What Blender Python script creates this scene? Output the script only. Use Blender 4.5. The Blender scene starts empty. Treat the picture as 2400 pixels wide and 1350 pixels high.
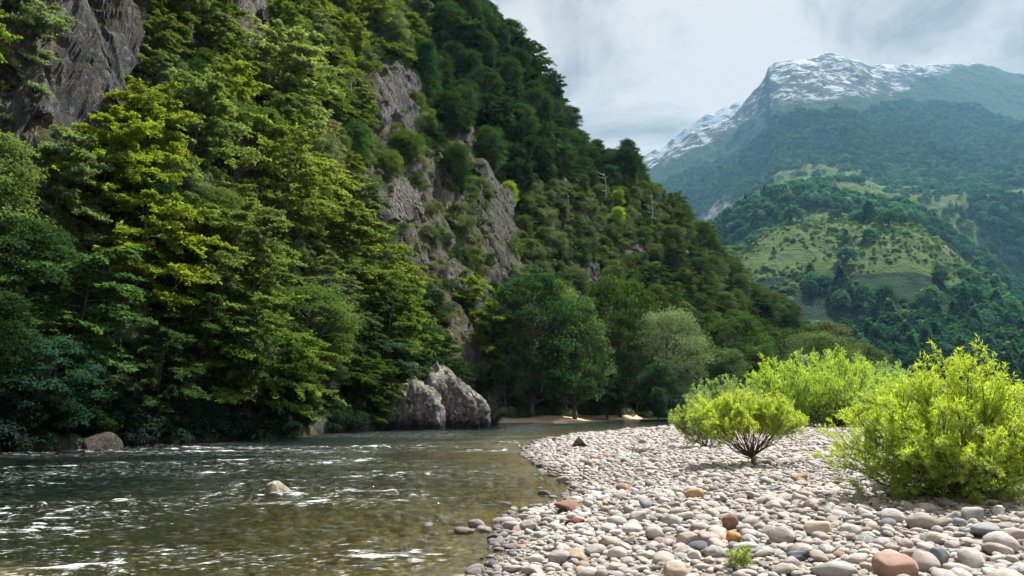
import bpy, math, random
import numpy as np
from mathutils import Vector, Matrix, Euler

R = math.radians
rng = np.random.default_rng(7)
random.seed(7)
scene = bpy.context.scene

# ------------------------------------------------------------------ camera
PITCH = math.atan(280 / 1800)
CZ = 1.7
cam_d = bpy.data.cameras.new("camera")
cam_d.sensor_width = 36.0
cam_d.lens = 27.0
cam_d.clip_start = 0.1
cam_d.clip_end = 20000.0
cam = bpy.data.objects.new("camera", cam_d)
scene.collection.objects.link(cam)
cam.location = (0, 0, CZ)
cam.rotation_euler = (math.pi / 2 + PITCH, 0, 0)
scene.camera = cam

# ------------------------------------------------------------------ light
SUN_AZ, SUN_EL = 52.0, 59.0          # degrees right of the view direction (+Y), elevation
SKY_STRENGTH = 0.055
SUN_STRENGTH = 5.0
EXPOSURE = 1.15
sun_d = bpy.data.lights.new("sun", 'SUN')
sun_d.energy = SUN_STRENGTH
sun_d.angle = R(0.53)
sun_d.color = (1.0, 0.955, 0.87)
sun = bpy.data.objects.new("sun", sun_d)
scene.collection.objects.link(sun)
sd_ = Vector((math.sin(R(SUN_AZ)) * math.cos(R(SUN_EL)), math.cos(R(SUN_AZ)) * math.cos(R(SUN_EL)), math.sin(R(SUN_EL))))
sun.rotation_euler = (-sd_).to_track_quat('-Z', 'Y').to_euler()
sun.location = sd_ * 300

world = bpy.data.worlds.new("World")
scene.world = world
world.use_nodes = True
wn, wl = world.node_tree.nodes, world.node_tree.links
wn.clear()
w_out = wn.new('ShaderNodeOutputWorld')
w_bg = wn.new('ShaderNodeBackground')
w_bg.inputs['Strength'].default_value = SKY_STRENGTH
sky = wn.new('ShaderNodeTexSky')
sky.sky_type = 'NISHITA'
sky.sun_disc = False
sky.sun_elevation = R(SUN_EL)
sky.sun_rotation = R(SUN_AZ)
sky.air_density = 1.0
sky.dust_density = 0.6
sky.ozone_density = 1.5
# broken cloud deck: the view direction hits a flat layer overhead
w_tc = wn.new('ShaderNodeTexCoord')
w_sep = wn.new('ShaderNodeSeparateXYZ'); wl.new(w_tc.outputs['Generated'], w_sep.inputs[0])
def wmath(op, a, b=None):
    n = wn.new('ShaderNodeMath'); n.operation = op
    for i, v in enumerate((a, b)):
        if v is None: continue
        if isinstance(v, (int, float)): n.inputs[i].default_value = v
        else: wl.new(v, n.inputs[i])
    return n.outputs[0]
wz = wmath('ADD', wmath('MAXIMUM', w_sep.outputs[2], 0.0), 0.34)
w_cmb = wn.new('ShaderNodeCombineXYZ')
wl.new(wmath('DIVIDE', w_sep.outputs[0], wz), w_cmb.inputs[0])
wl.new(wmath('DIVIDE', w_sep.outputs[1], wz), w_cmb.inputs[1])
w_n1 = wn.new('ShaderNodeTexNoise'); w_n1.inputs['Scale'].default_value = 1.7; w_n1.inputs['Detail'].default_value = 7; w_n1.inputs['Roughness'].default_value = 0.52; w_n1.inputs['Distortion'].default_value = 0.25
w_n2 = wn.new('ShaderNodeTexNoise'); w_n2.inputs['Scale'].default_value = 3.2; w_n2.inputs['Detail'].default_value = 9; w_n2.inputs['Roughness'].default_value = 0.58; w_n2.inputs['Distortion'].default_value = 0.4
w_map = wn.new('ShaderNodeMapping'); w_map.inputs['Location'].default_value = (3.4, 1.3, 0.0)
wl.new(w_cmb.outputs[0], w_map.inputs[0]); wl.new(w_map.outputs[0], w_n1.inputs['Vector'])
w_map2 = wn.new('ShaderNodeMapping'); w_map2.inputs['Location'].default_value = (9.1, 5.7, 2.0)
wl.new(w_cmb.outputs[0], w_map2.inputs[0]); wl.new(w_map2.outputs[0], w_n2.inputs['Vector'])
w_r1 = wn.new('ShaderNodeValToRGB')                     # cover: blue gap -> cloud
w_r1.color_ramp.elements[0].position = 0.24; w_r1.color_ramp.elements[0].color = (0, 0, 0, 1)
w_r1.color_ramp.elements[1].position = 0.42; w_r1.color_ramp.elements[1].color = (1, 1, 1, 1)
wl.new(w_n1.outputs[0], w_r1.inputs[0])
w_r2 = wn.new('ShaderNodeValToRGB')                     # cloud colour: grey base -> bright
w_r2.color_ramp.elements[0].position = 0.40; w_r2.color_ramp.elements[0].color = (2.9, 2.8, 2.75, 1)
w_r2.color_ramp.elements[1].position = 0.58; w_r2.color_ramp.elements[1].color = (6.7, 6.15, 5.75, 1)
wl.new(w_n2.outputs[0], w_r2.inputs[0])
w_mix = wn.new('ShaderNodeMixRGB')
wl.new(w_r1.outputs[0], w_mix.inputs[0]); wl.new(sky.outputs[0], w_mix.inputs[1]); wl.new(w_r2.outputs[0], w_mix.inputs[2])
wl.new(w_mix.outputs[0], w_bg.inputs[0]); wl.new(w_bg.outputs[0], w_out.inputs[0])

vs = scene.view_settings
vs.view_transform = 'Standard'
vs.look = 'None'
vs.exposure = EXPOSURE
vs.gamma = 1.0
vs.use_curve_mapping = False
cy = scene.cycles
cy.use_denoising = True
cy.max_bounces = 4
cy.diffuse_bounces = 1
cy.glossy_bounces = 2
cy.transmission_bounces = 3
cy.transparent_max_bounces = 6
cy.volume_bounces = 0
cy.use_adaptive_sampling = True
cy.adaptive_threshold = 0.03
cy.sample_clamp_indirect = 4.0
cy.caustics_reflective = False
cy.caustics_refractive = True
cy.use_light_tree = False

# ------------------------------------------------------------------ maths helpers
cP, sP = math.cos(PITCH), math.sin(PITCH)
def ray(px, py):
    u = (np.asarray(px, float) - 1200) / 1800; v = (675 - np.asarray(py, float)) / 1800
    return np.stack([u, cP - v * sP, sP + v * cP], -1)
def proj(p):
    p = np.asarray(p, float)
    x, y, z = p[..., 0], p[..., 1], p[..., 2] - CZ
    f = np.maximum(y * cP + z * sP, 1e-3); v = -y * sP + z * cP
    return 1200 + 1800 * x / f, 675 - 1800 * v / f
def on_plane(px, py, z=0.0):
    d = ray(px, py); t = (z - CZ) / d[..., 2]
    return d[..., 0] * t, d[..., 1] * t

def _hash(ix, iy, iz, seed):
    h = (ix * 374761393 + iy * 668265263 + iz * 2147483647 + seed * 1274126177) & 0xFFFFFFFF
    h = ((h ^ (h >> 13)) * 1274126177) & 0xFFFFFFFF
    h = ((h ^ (h >> 15)) * 2246822519) & 0xFFFFFFFF
    return ((h ^ (h >> 16)) & 0xFFFFFF) / float(0xFFFFFF)
def noise3(x, y, z=0.0, seed=0):
    """value noise in -1..1"""
    x, y, z = np.broadcast_arrays(np.asarray(x, float), np.asarray(y, float), np.asarray(z, float))
    fx, fy, fz = np.floor(x), np.floor(y), np.floor(z)
    ix, iy, iz = fx.astype(np.int64), fy.astype(np.int64), fz.astype(np.int64)
    tx, ty, tz = x - fx, y - fy, z - fz
    tx, ty, tz = (t * t * t * (t * (t * 6 - 15) + 10) for t in (tx, ty, tz))
    def c(a, b, d): return _hash(ix + a, iy + b, iz + d, seed)
    r = 0
    x00 = c(0,0,0) * (1-tx) + c(1,0,0) * tx; x10 = c(0,1,0) * (1-tx) + c(1,1,0) * tx
    x01 = c(0,0,1) * (1-tx) + c(1,0,1) * tx; x11 = c(0,1,1) * (1-tx) + c(1,1,1) * tx
    return ((x00 * (1-ty) + x10 * ty) * (1-tz) + (x01 * (1-ty) + x11 * ty) * tz) * 2 - 1
def fbm(x, y, z=0.0, oct=4, seed=0, gain=0.5, lac=2.03):
    s = 0; a = 1.0; t = 0
    x, y, z = np.asarray(x, float), np.asarray(y, float), np.asarray(z, float)
    for o in range(oct):
        s = s + a * noise3(x, y, z, seed + o * 17); t += a
        x, y, z = x * lac + 3.7, y * lac + 1.9, z * lac + 7.1; a *= gain
    return s / t
def ridge(x, y, z=0.0, oct=4, seed=0, gain=0.5):
    s = 0; a = 1.0; t = 0
    x, y, z = np.asarray(x, float), np.asarray(y, float), np.asarray(z, float)
    for o in range(oct):
        s = s + a * (1 - np.abs(noise3(x, y, z, seed + o * 13)) * 2); t += a
        x, y, z = x * 2.07 + 5.1, y * 2.07 + 2.3, z * 2.07 + 0.7; a *= gain
    return s / t
def smooth(a, b, x):
    t = np.clip((x - a) / (b - a), 0, 1); return t * t * (3 - 2 * t)

# ------------------------------------------------------------------ mesh helpers
def mesh_np(name, verts, quads=None, tris=None, mat=None, smooth_=False, attrs=None):
    verts = np.ascontiguousarray(verts, np.float32)
    me = bpy.data.meshes.new(name)
    nq = 0 if quads is None else len(quads); nt = 0 if tris is None else len(tris)
    loops = []
    if nq: loops.append(np.asarray(quads, np.int32).ravel())
    if nt: loops.append(np.asarray(tris, np.int32).ravel())
    loops = np.concatenate(loops)
    me.vertices.add(len(verts)); me.vertices.foreach_set('co', verts.ravel())
    me.loops.add(len(loops)); me.loops.foreach_set('vertex_index', loops)
    me.polygons.add(nq + nt)
    starts = np.concatenate([np.arange(nq) * 4, nq * 4 + np.arange(nt) * 3]).astype(np.int32)
    me.polygons.foreach_set('loop_start', starts)
    if smooth_: me.polygons.foreach_set('use_smooth', np.ones(nq + nt, bool))
    else: me.polygons.foreach_set('use_smooth', np.zeros(nq + nt, bool))
    for k, v in (attrs or {}).items():
        v = np.asarray(v, np.float32)
        if v.ndim == 1:
            a = me.attributes.new(k, 'FLOAT', 'POINT'); a.data.foreach_set('value', v)
        else:
            a = me.attributes.new(k, 'FLOAT_VECTOR', 'POINT'); a.data.foreach_set('vector', v.ravel())
    me.update(calc_edges=True)
    if mat: me.materials.append(mat)
    return me
def grid_quads(nu, nv):
    i = np.arange(nu - 1)[:, None] * nv + np.arange(nv - 1)[None]
    return np.stack([i, i + nv, i + nv + 1, i + 1], -1).reshape(-1, 4)
C = scene.collection
def obj(name, me, parent=None, **props):
    o = bpy.data.objects.new(name, me); C.objects.link(o)
    if parent is not None: o.parent = parent
    for k, v in props.items(): o[k] = v
    return o
def empty(name, loc, label, cat, group=None, rot=(0, 0, 0), scale=(1, 1, 1)):
    o = bpy.data.objects.new(name, None); C.objects.link(o)
    o.empty_display_size = 0.2
    o.location = loc; o.rotation_euler = rot; o.scale = scale
    o['label'] = label; o['category'] = cat
    if group: o['group'] = group
    return o
def tube(pts, rad, sides=6):
    """swept tube; returns verts, quads"""
    pts = np.asarray(pts, float); rad = np.asarray(rad, float)
    t = np.gradient(pts, axis=0); t /= np.linalg.norm(t, axis=1)[:, None] + 1e-9
    ref = np.where(np.abs(t[:, 2:3]) > 0.9, np.array([[1.0, 0, 0]]), np.array([[0, 0, 1.0]]))
    a = np.cross(t, ref); a /= np.linalg.norm(a, axis=1)[:, None] + 1e-9
    b = np.cross(t, a)
    th = np.arange(sides) / sides * 2 * math.pi
    v = pts[:, None] + rad[:, None, None] * (a[:, None] * np.cos(th)[None, :, None] + b[:, None] * np.sin(th)[None, :, None])
    n = len(pts); i = np.arange(n - 1)[:, None] * sides; j = np.arange(sides)[None]; k = (j + 1) % sides
    q = np.stack([i + j, i + k, i + sides + k, i + sides + j], -1).reshape(-1, 4)
    return v.reshape(-1, 3), q
class Acc:
    def __init__(s): s.v = []; s.q = []; s.n = 0; s.a = []
    def add(s, v, q, a=None):
        s.v.append(v); s.q.append(q + s.n); s.n += len(v)
        if a is not None: s.a.append(a)
    def mesh(s, name, mat, smooth_=False, attr=None):
        return mesh_np(name, np.concatenate(s.v), np.concatenate(s.q), mat=mat, smooth_=smooth_,
                       attrs={attr: np.concatenate(s.a)} if attr else None)
def leaf_quads(pos, nrm, length, width, along=None, r=None):
    """rhombic leaves, slightly folded; pos (n,3) base or centre, nrm (n,3)"""
    r = r or rng
    n = len(pos)
    nrm = nrm / (np.linalg.norm(nrm, axis=1)[:, None] + 1e-9)
    if along is None:
        along = r.normal(size=(n, 3))
    along = along - nrm * (along * nrm).sum(1)[:, None]
    along /= np.linalg.norm(along, axis=1)[:, None] + 1e-9
    side = np.cross(nrm, along)
    L = np.broadcast_to(np.asarray(length, float), (n,))[:, None]; W = np.broadcast_to(np.asarray(width, float), (n,))[:, None]
    fold = nrm * W * 0.25
    v = np.stack([pos, pos + along * L * 0.45 + side * W * 0.5 + fold, pos + along * L, pos + along * L * 0.45 - side * W * 0.5 + fold], 1)
    q = np.arange(n * 4).reshape(n, 4)
    return v.reshape(-1, 3), q

# ------------------------------------------------------------------ material helpers
class M:
    def __init__(s, name):
        s.m = bpy.data.materials.new(name); s.m.use_nodes = True
        s.t = s.m.node_tree; s.t.nodes.clear(); s.out = s.n('ShaderNodeOutputMaterial')
    def n(s, typ, ins=None, **kw):
        x = s.t.nodes.new(typ)
        for k, v in kw.items(): setattr(x, k, v)
        for k, v in (ins or {}).items(): s.set(x.inputs[k], v)
        return x
    def set(s, sock, v):
        if isinstance(v, bpy.types.NodeSocket): s.t.links.new(v, sock)
        elif isinstance(v, bpy.types.Node): s.t.links.new(v.outputs[0], sock)
        else: sock.default_value = v
    def math(s, op, a, b=0.0, clamp=False):
        x = s.n('ShaderNodeMath', operation=op, use_clamp=clamp); s.set(x.inputs[0], a); s.set(x.inputs[1], b); return x.outputs[0]
    def mix(s, f, a, b, typ='MIX'):
        x = s.n('ShaderNodeMixRGB', blend_type=typ); s.set(x.inputs[0], f)
        s.set(x.inputs[1], a if not isinstance(a, tuple) else (*a[:3], 1)); s.set(x.inputs[2], b if not isinstance(b, tuple) else (*b[:3], 1)); return x.outputs[0]
    def noise(s, scale, vec=None, detail=4, rough=0.55, dist=0.0):
        x = s.n('ShaderNodeTexNoise', {'Scale': scale, 'Detail': detail, 'Roughness': rough, 'Distortion': dist})
        if vec is not None: s.set(x.inputs['Vector'], vec)
        return x.outputs[0]
    def ramp(s, f, stops):
        x = s.n('ShaderNodeValToRGB'); e = x.color_ramp.elements
        while len(e) < len(stops): e.new(0.5)
        for el, (p, c) in zip(e, stops):
            el.position = p; el.color = (c, c, c, 1) if not isinstance(c, tuple) else (*c, 1)
        s.set(x.inputs[0], f); return x.outputs[0]
    def geo(s): return s.n('ShaderNodeNewGeometry')
    def objco(s): return s.n('ShaderNodeTexCoord').outputs['Object']
    def mapping(s, vec, scale=(1, 1, 1), rot=(0, 0, 0), loc=(0, 0, 0)):
        return s.n('ShaderNodeMapping', {'Vector': vec, 'Scale': scale, 'Rotation': rot, 'Location': loc}).outputs[0]
    def bump(s, h, strength=0.5, dist=0.1):
        return s.n('ShaderNodeBump', {'Height': h, 'Strength': strength, 'Distance': dist}).outputs[0]
    def principled(s, color, rough=0.8, normal=None, spec=0.3):
        p = s.n('ShaderNodeBsdfPrincipled', {'Roughness': rough, 'Specular IOR Level': spec})
        s.set(p.inputs['Base Color'], color if not isinstance(color, tuple) else (*color[:3], 1))
        if normal is not None: s.set(p.inputs['Normal'], normal)
        return p
    def done(s, shader, socket='Surface'):
        s.t.links.new(shader.outputs[0] if isinstance(shader, bpy.types.Node) else shader, s.out.inputs[socket]); return s.m

def leaf_material(name, trans=0.4, gloss=0.0, instanced=False, fixed=None, under=None):
    m = M(name)
    if fixed is not None: col = m.n('ShaderNodeRGB'); col.outputs[0].default_value = (*fixed, 1); col = col.outputs[0]
    elif instanced: col = m.n('ShaderNodeAttribute', attribute_name='col', attribute_type='INSTANCER').outputs['Vector']
    else: col = m.n('ShaderNodeObjectInfo').outputs['Color']
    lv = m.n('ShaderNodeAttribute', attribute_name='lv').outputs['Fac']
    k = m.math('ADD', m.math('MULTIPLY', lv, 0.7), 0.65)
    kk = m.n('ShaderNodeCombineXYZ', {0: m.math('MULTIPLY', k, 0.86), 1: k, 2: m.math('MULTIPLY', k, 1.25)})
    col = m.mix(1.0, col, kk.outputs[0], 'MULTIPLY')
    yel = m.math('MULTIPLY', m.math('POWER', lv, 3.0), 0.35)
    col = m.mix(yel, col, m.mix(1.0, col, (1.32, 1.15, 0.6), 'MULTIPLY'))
    dcol = col
    if under is not None:
        dcol = m.mix(m.geo().outputs['Backfacing'], col, m.mix(0.55, col, under))
    d = m.n('ShaderNodeBsdfDiffuse', {'Color': dcol})
    t = m.n('ShaderNodeBsdfTranslucent', {'Color': m.mix(1.0, col, (1.14, 1.16, 0.50), 'MULTIPLY')})
    s = m.n('ShaderNodeMixShader', {0: trans, 1: d.outputs[0], 2: t.outputs[0]})
    if gloss:
        g = m.n('ShaderNodeBsdfGlossy', {'Color': (1, 1, 1, 1), 'Roughness': 0.5})
        s = m.n('ShaderNodeMixShader', {0: gloss, 1: s.outputs[0], 2: g.outputs[0]})
    return m.done(s)

MAT = {}
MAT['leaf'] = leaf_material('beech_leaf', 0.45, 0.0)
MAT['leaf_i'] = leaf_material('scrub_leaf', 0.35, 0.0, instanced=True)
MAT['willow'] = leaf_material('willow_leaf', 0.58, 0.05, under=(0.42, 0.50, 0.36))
def bark(name, a, b):
    m = M(name); co = m.objco()
    n = m.noise(3.0, m.mapping(co, (4, 4, 0.7)), 5)
    return m.done(m.principled(m.mix(m.ramp(n, [(0.3, 0.0), (0.7, 1.0)]), a, b), 0.9))
MAT['bark'] = bark('beech_bark', (0.055, 0.048, 0.042), (0.14, 0.13, 0.12))
MAT['willow_bark'] = bark('willow_bark', (0.07, 0.05, 0.03), (0.17, 0.13, 0.07))

def rock_material(name, base, dark, tint, lichen=(0.50, 0.49, 0.46), lichen_amt=0.5, moss=(0.05, 0.06, 0.02), moss_amt=0.3, scale=1.0, ochre=0.3, tide=None):
    m = M(name); co = m.geo().outputs['Position']
    streak = m.noise(0.9 * scale, m.mapping(co, (1, 1, 0.11)), 8, 0.66, 0.8)
    broad = m.noise(0.30 * scale, m.mapping(co, (1, 1, 0.3), loc=(5, 9, 2)), 6, 0.6, 0.5)
    blotch = m.noise(0.35 * scale, co, 7, 0.65)
    fine = m.noise(4.0 * scale, co, 8, 0.72)
    c = m.mix(m.ramp(streak, [(0.36, 0.0), (0.60, 1.0)]), dark, base)
    c = m.mix(m.ramp(broad, [(0.40, 0.75), (0.55, 0.0)]), c, dark)
    c = m.mix(m.ramp(blotch, [(0.46, 0.0), (0.62, 0.85)]), c, tint)
    c = m.mix(m.math('MULTIPLY', m.ramp(fine, [(0.38, 1.0), (0.56, 0.0)]), 0.6), c, m.mix(0.65, c, (0.012, 0.012, 0.015)))
    lm = m.math('MULTIPLY', m.ramp(m.noise(1.7 * scale, co, 10, 0.75), [(0.54, 0.0), (0.60, 1.0)]), lichen_amt)
    c = m.mix(lm, c, lichen)
    om = m.math('MULTIPLY', m.ramp(m.noise(0.6 * scale, m.mapping(co, (1, 1, 0.25), loc=(31, 7, 3)), 8, 0.68), [(0.58, 0.0), (0.68, 1.0)]), ochre)
    c = m.mix(om, c, (0.27, 0.145, 0.04))
    nz = m.n('ShaderNodeSeparateXYZ', {0: m.geo().outputs['Normal']}).outputs[2]
    mm = m.math('MULTIPLY', m.ramp(m.math('ADD', nz, m.math('MULTIPLY', m.noise(0.9 * scale, co, 6), 0.6)), [(0.60, 0.0), (0.90, 1.0)]), moss_amt)
    c = m.mix(mm, c, moss)
    if tide is not None:        # black algae band left by high water
        pz = m.n('ShaderNodeSeparateXYZ', {0: co}).outputs[2]
        c = m.mix(m.ramp(m.math('ADD', pz, m.math('MULTIPLY', m.math('SUBTRACT', m.noise(0.9, co, 8, 0.7), 0.5), 2.2)), [(tide * 0.35, 0.93), (tide, 0.0)]), c, (0.012, 0.012, 0.014))
    b = m.bump(m.math('ADD', m.math('MULTIPLY', streak, 1.2), m.math('MULTIPLY', fine, 0.6)), 1.0, 0.45 / scale)
    return m.done(m.principled(c, 0.88, b, 0.25))
MAT['cliff'] = rock_material('cliff_rock', (0.19, 0.18, 0.185), (0.05, 0.05, 0.058), (0.17, 0.125, 0.11), lichen_amt=0.55, moss_amt=0.7, ochre=0.5)
MAT['cliff_dark'] = rock_material('dark_cliff_rock', (0.13, 0.135, 0.15), (0.028, 0.031, 0.040), (0.10, 0.08, 0.075), lichen_amt=0.28, moss_amt=0.7, ochre=0.4)
MAT['cliff_crag'] = rock_material('crag_rock', (0.085, 0.09, 0.105), (0.022, 0.024, 0.03), (0.075, 0.062, 0.06), lichen_amt=0.15, moss_amt=0.8, ochre=0.25)
MAT['cliff_pale'] = rock_material('pale_cliff_rock', (0.46, 0.42, 0.36), (0.17, 0.15, 0.13), (0.36, 0.30, 0.22), lichen_amt=0.5)
MAT['outcrop'] = rock_material('outcrop_rock', (0.30, 0.29, 0.29), (0.05, 0.05, 0.055), (0.22, 0.19, 0.17), lichen=(0.66, 0.64, 0.60), lichen_amt=0.9, scale=1.6, ochre=0.6, tide=0.95)

# ------------------------------------------------------------------ river bar, bed and valley floor
bar_px = [(1060, 1420), (1130, 1350), (1165, 1290), (1175, 1235), (1200, 1195), (1330, 1172), (1345, 1140), (1300, 1110), (1255, 1085), (1225, 1066), (1232, 1048),
          (1275, 1031), (1350, 1019), (1450, 1010), (1600, 1001)]
bar = [tuple(float(a) for a in on_plane(px, py, -0.12)) for px, py in bar_px]
bar = [(-7.5, -60), (-2.6, -6), (-1.2, 3.5)] + bar + [(40, 96), (120, 135), (260, 180), (700, 260), (6000, 700), (6000, -60)]
BAR = np.array(bar)
def bar_sd(x, y):
    """signed distance to the gravel bar outline, positive on the bar"""
    x = np.asarray(x, float); y = np.asarray(y, float); shp = x.shape
    q = np.stack([x.ravel(), y.ravel()], 1)
    best = np.full(len(q), 1e18); ins = np.zeros(len(q), bool)
    for i in range(len(BAR)):
        a = BAR[i]; b = BAR[(i + 1) % len(BAR)]
        ab = b - a; t = np.clip(((q - a) @ ab) / (ab @ ab), 0, 1)
        best = np.minimum(best, ((q - a - t[:, None] * ab) ** 2).sum(1))
        c = ((a[1] > q[:, 1]) != (b[1] > q[:, 1]))
        with np.errstate(divide='ignore', invalid='ignore'):
            xi = (b[0] - a[0]) * (q[:, 1] - a[1]) / (b[1] - a[1]) + a[0]
        ins ^= c & (q[:, 0] < xi)
    return (np.sqrt(best) * np.where(ins, 1, -1)).reshape(shp)
WATER_Z = -0.12
def ground_z(x, y):
    s = bar_sd(x, y) + 0.35 * fbm(np.asarray(x) * 0.6, np.asarray(y) * 0.6, seed=3, oct=3)
    up = WATER_Z + (0.30 * (1 - np.exp(-np.maximum(s, 0) / 3.0)) + 0.02 * np.minimum(np.maximum(s, 0), 14)) * (1 - 0.8 * smooth(14, 50, np.asarray(y, float))) + 0.03 * smooth(0, 2, s)
    dn = WATER_Z - np.minimum(0.075 * np.maximum(-s, 0), 0.45) - 0.9 * smooth(5, 22, -s)
    z = np.where(s > 0, up, dn) + 0.05 * fbm(np.asarray(x) * 0.35, np.asarray(y) * 0.35, seed=9, oct=3)
    # sandy nose at the left edge of the picture
    z = np.maximum(z, -0.02 - 0.22 * (((np.asarray(x) + 6.95) / 1.5) ** 2 + ((np.asarray(y) - 8.55) / 0.95) ** 2) ** 1.0 + 0.09)
    return z
def graded(lo, hi, fine, n):
    """coordinates dense inside fine=(a,b), stretching outwards"""
    a, b, st = fine
    mid = np.arange(a, b, st)
    up = [b]; s = st
    while up[-1] < hi: s *= 1.12; up.append(up[-1] + s)
    dn = [a]; s = st
    while dn[-1] > lo: s *= 1.12; dn.append(dn[-1] - s)
    return np.concatenate([np.array(dn[:0:-1]), mid, np.array(up)])
gx = graded(-6000, 7000, (-26, 30, 0.3), 0); gy = graded(-300, 9000, (3, 45, 0.3), 0)
GX, GY = np.meshgrid(gx, gy, indexing='ij')
m = M('gravel_and_bed')
co = m.geo().outputs['Position']; zz = m.n('ShaderNodeSeparateXYZ', {0: co}).outputs[2]
vor = m.n('ShaderNodeTexVoronoi', {'Scale': 9.0, 'Vector': co}); 
stone = m.mix(m.ramp(vor.outputs['Color'], [(0.2, 0.0), (0.8, 1.0)]), (0.17, 0.155, 0.14), (0.36, 0.33, 0.30))
stone = m.mix(m.ramp(vor.outputs['Distance'], [(0.2, 0.0), (0.8, 0.6)]), stone, (0.15, 0.125, 0.10))
bedc = m.mix(m.ramp(m.noise(1.6, co, 6, 0.65), [(0.35, 0.0), (0.65, 1.0)]), (0.22, 0.145, 0.032), (0.55, 0.37, 0.08))
bedc = m.mix(m.ramp(vor.outputs['Distance'], [(0.1, 0.0), (0.6, 0.7)]), bedc, (0.035, 0.026, 0.01))
bedc = m.mix(m.ramp(m.math('ADD', zz, 1.2), [(0.30, 1.0), (0.80, 0.0)]), bedc, (0.02, 0.085, 0.065))  # algae green of the deep bed, tinted with the water's scattered teal
gcol = m.mix(m.ramp(m.math('ADD', zz, 1.0), [(0.83, 0.0), (0.90, 1.0)]), bedc, stone)
sandm = m.math('LESS_THAN', m.n('ShaderNodeVectorMath', {0: co, 1: (-6.95, 8.55, 0.0)}, operation='DISTANCE').outputs['Value'], 1.7)
sandc = m.mix(m.noise(9.0, co, 6), (0.20, 0.135, 0.06), (0.42, 0.31, 0.17))
gcol = m.mix(sandm, gcol, sandc)
MAT['ground'] = m.done(m.principled(gcol, 0.9, m.bump(m.math('MULTIPLY', vor.outputs['Distance'], -1.0), 0.6, 0.06)))
obj('ground', mesh_np('ground', np.stack([GX, GY, ground_z(GX, GY)], -1).reshape(-1, 3), grid_quads(len(gx), len(gy)), mat=MAT['ground'], smooth_=True), kind='structure')

# ------------------------------------------------------------------ near hillside (a height field on a curved foot line)
HB = np.array([(-32,-40),(-28,-10),(-25.5,15),(-20.7,31.6),(-17.5,39),(-14.5,46),(-12,59),(-9.5,72),(-2,92),(10,116),(30,146),(60,185),(92,220),(130,250),(190,285),(270,320)], float)
HC = np.array([90,95,100,105,111,118,126,137,151,166,178,136,61,23,17,15], float)
NSEG = 40
def _dense():
    o = []; c = []
    n = len(HB)
    for i in range(n - 1):
        p0, p1, p2, p3 = HB[max(i-1,0)], HB[i], HB[i+1], HB[min(i+2,n-1)]
        for t in np.arange(NSEG) / NSEG:
            o.append(.5*((2*p1)+(-p0+p2)*t+(2*p0-5*p1+4*p2-p3)*t*t+(-p0+3*p1-3*p2+p3)*t**3)); c.append(HC[i]*(1-t)+HC[i+1]*t)
    return np.array(o), np.array(c)
BD, CD = _dense()
BT = np.gradient(BD, axis=0); BT /= np.linalg.norm(BT, axis=1)[:, None]
BN = np.stack([-BT[:, 1], BT[:, 0]], 1)
KPX = [-2000, 1000, 1130, 1220, 1290, 1340, 1400, 1500, 1640, 1690, 1740, 1840, 1885, 1960, 2600]
KV = [1.04, 1.04, 1.05, 1.05, 1.02, .93, .915, 1.04, 1.02, .98, .83, .84, .74, .64, .55]
GS = 1.75
def h_sd(s, d):
    """height at foot-line sample s (float index), distance d inland"""
    s = np.asarray(s, float); d = np.asarray(d, float)
    i = np.clip(np.floor(s).astype(int), 0, len(BD) - 2); f = s - i
    P = BD[i] * (1 - f)[..., None] + BD[i+1] * f[..., None]
    Nn = BN[i] * (1 - f)[..., None] + BN[i+1] * f[..., None]
    x = P[..., 0] + Nn[..., 0] * d; y = P[..., 1] + Nn[..., 1] * d
    c = CD[i] * (1 - f) + CD[i+1] * f
    dd = np.maximum(d, 0)
    g = GS * (1 + 0.16 * fbm(s * 0.06, 0 * s, seed=21, oct=3))
    z = g * dd / (1 + (g * dd / c) ** 3) ** (1 / 3)
    px = 1200 + 1800 * x / np.maximum(y, 5)
    z = z * np.interp(px, KPX, KV)
    amp = np.clip(dd / 6, 0, 1)
    z = z + amp * (3.2 * ridge(x * 0.055, y * 0.055, seed=5, oct=4) + 1.2 * fbm(x * 0.25, y * 0.25, seed=8) - 0.5)
    z = np.where(d < 0, d * 0.9, z) - 0.25
    return x, y, z
def nearest_s(x, y):
    q = np.stack([np.ravel(x), np.ravel(y)], -1)
    D = ((q[:, None] - BD[None]) ** 2).sum(-1); i = D.argmin(1)
    d = ((q - BD[i]) * BN[i]).sum(1)
    return i.astype(float), d
def hill_z(x, y):
    i, d = nearest_s(x, y)
    return h_sd(i, d)[2].reshape(np.shape(x))
def hill_hit(px, py, y0=18.0, y1=330.0):
    d = ray(px, py); d = d / d[1]
    Y = np.concatenate([np.arange(y0, 120, 0.25), np.arange(120, y1, 0.7)])
    p = Y[:, None] * d[None]; p[:, 2] += CZ
    below = p[:, 2] < hill_z(p[:, 0], p[:, 1])
    k = int(np.argmax(below))
    return p[k] if below[k] else None
ZONES = [np.array([(835,100),(900,140),(990,230),(1010,330),(1100,290),(1150,340),(1130,420),(1230,520),(1235,660),(1150,690),(1120,760),(1130,860),(1040,860),(1030,700),(960,590),(860,480),(820,400),(870,350),(840,240)], float),
         np.array([(55,-90),(335,-90),(350,200),(320,330),(150,390),(-60,470),(-60,250),(60,200)], float), np.array([(520,-60),(655,-60),(650,100),(540,110)], float), np.array([(500,310),(580,300),(600,390),(510,400)], float)]
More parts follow.
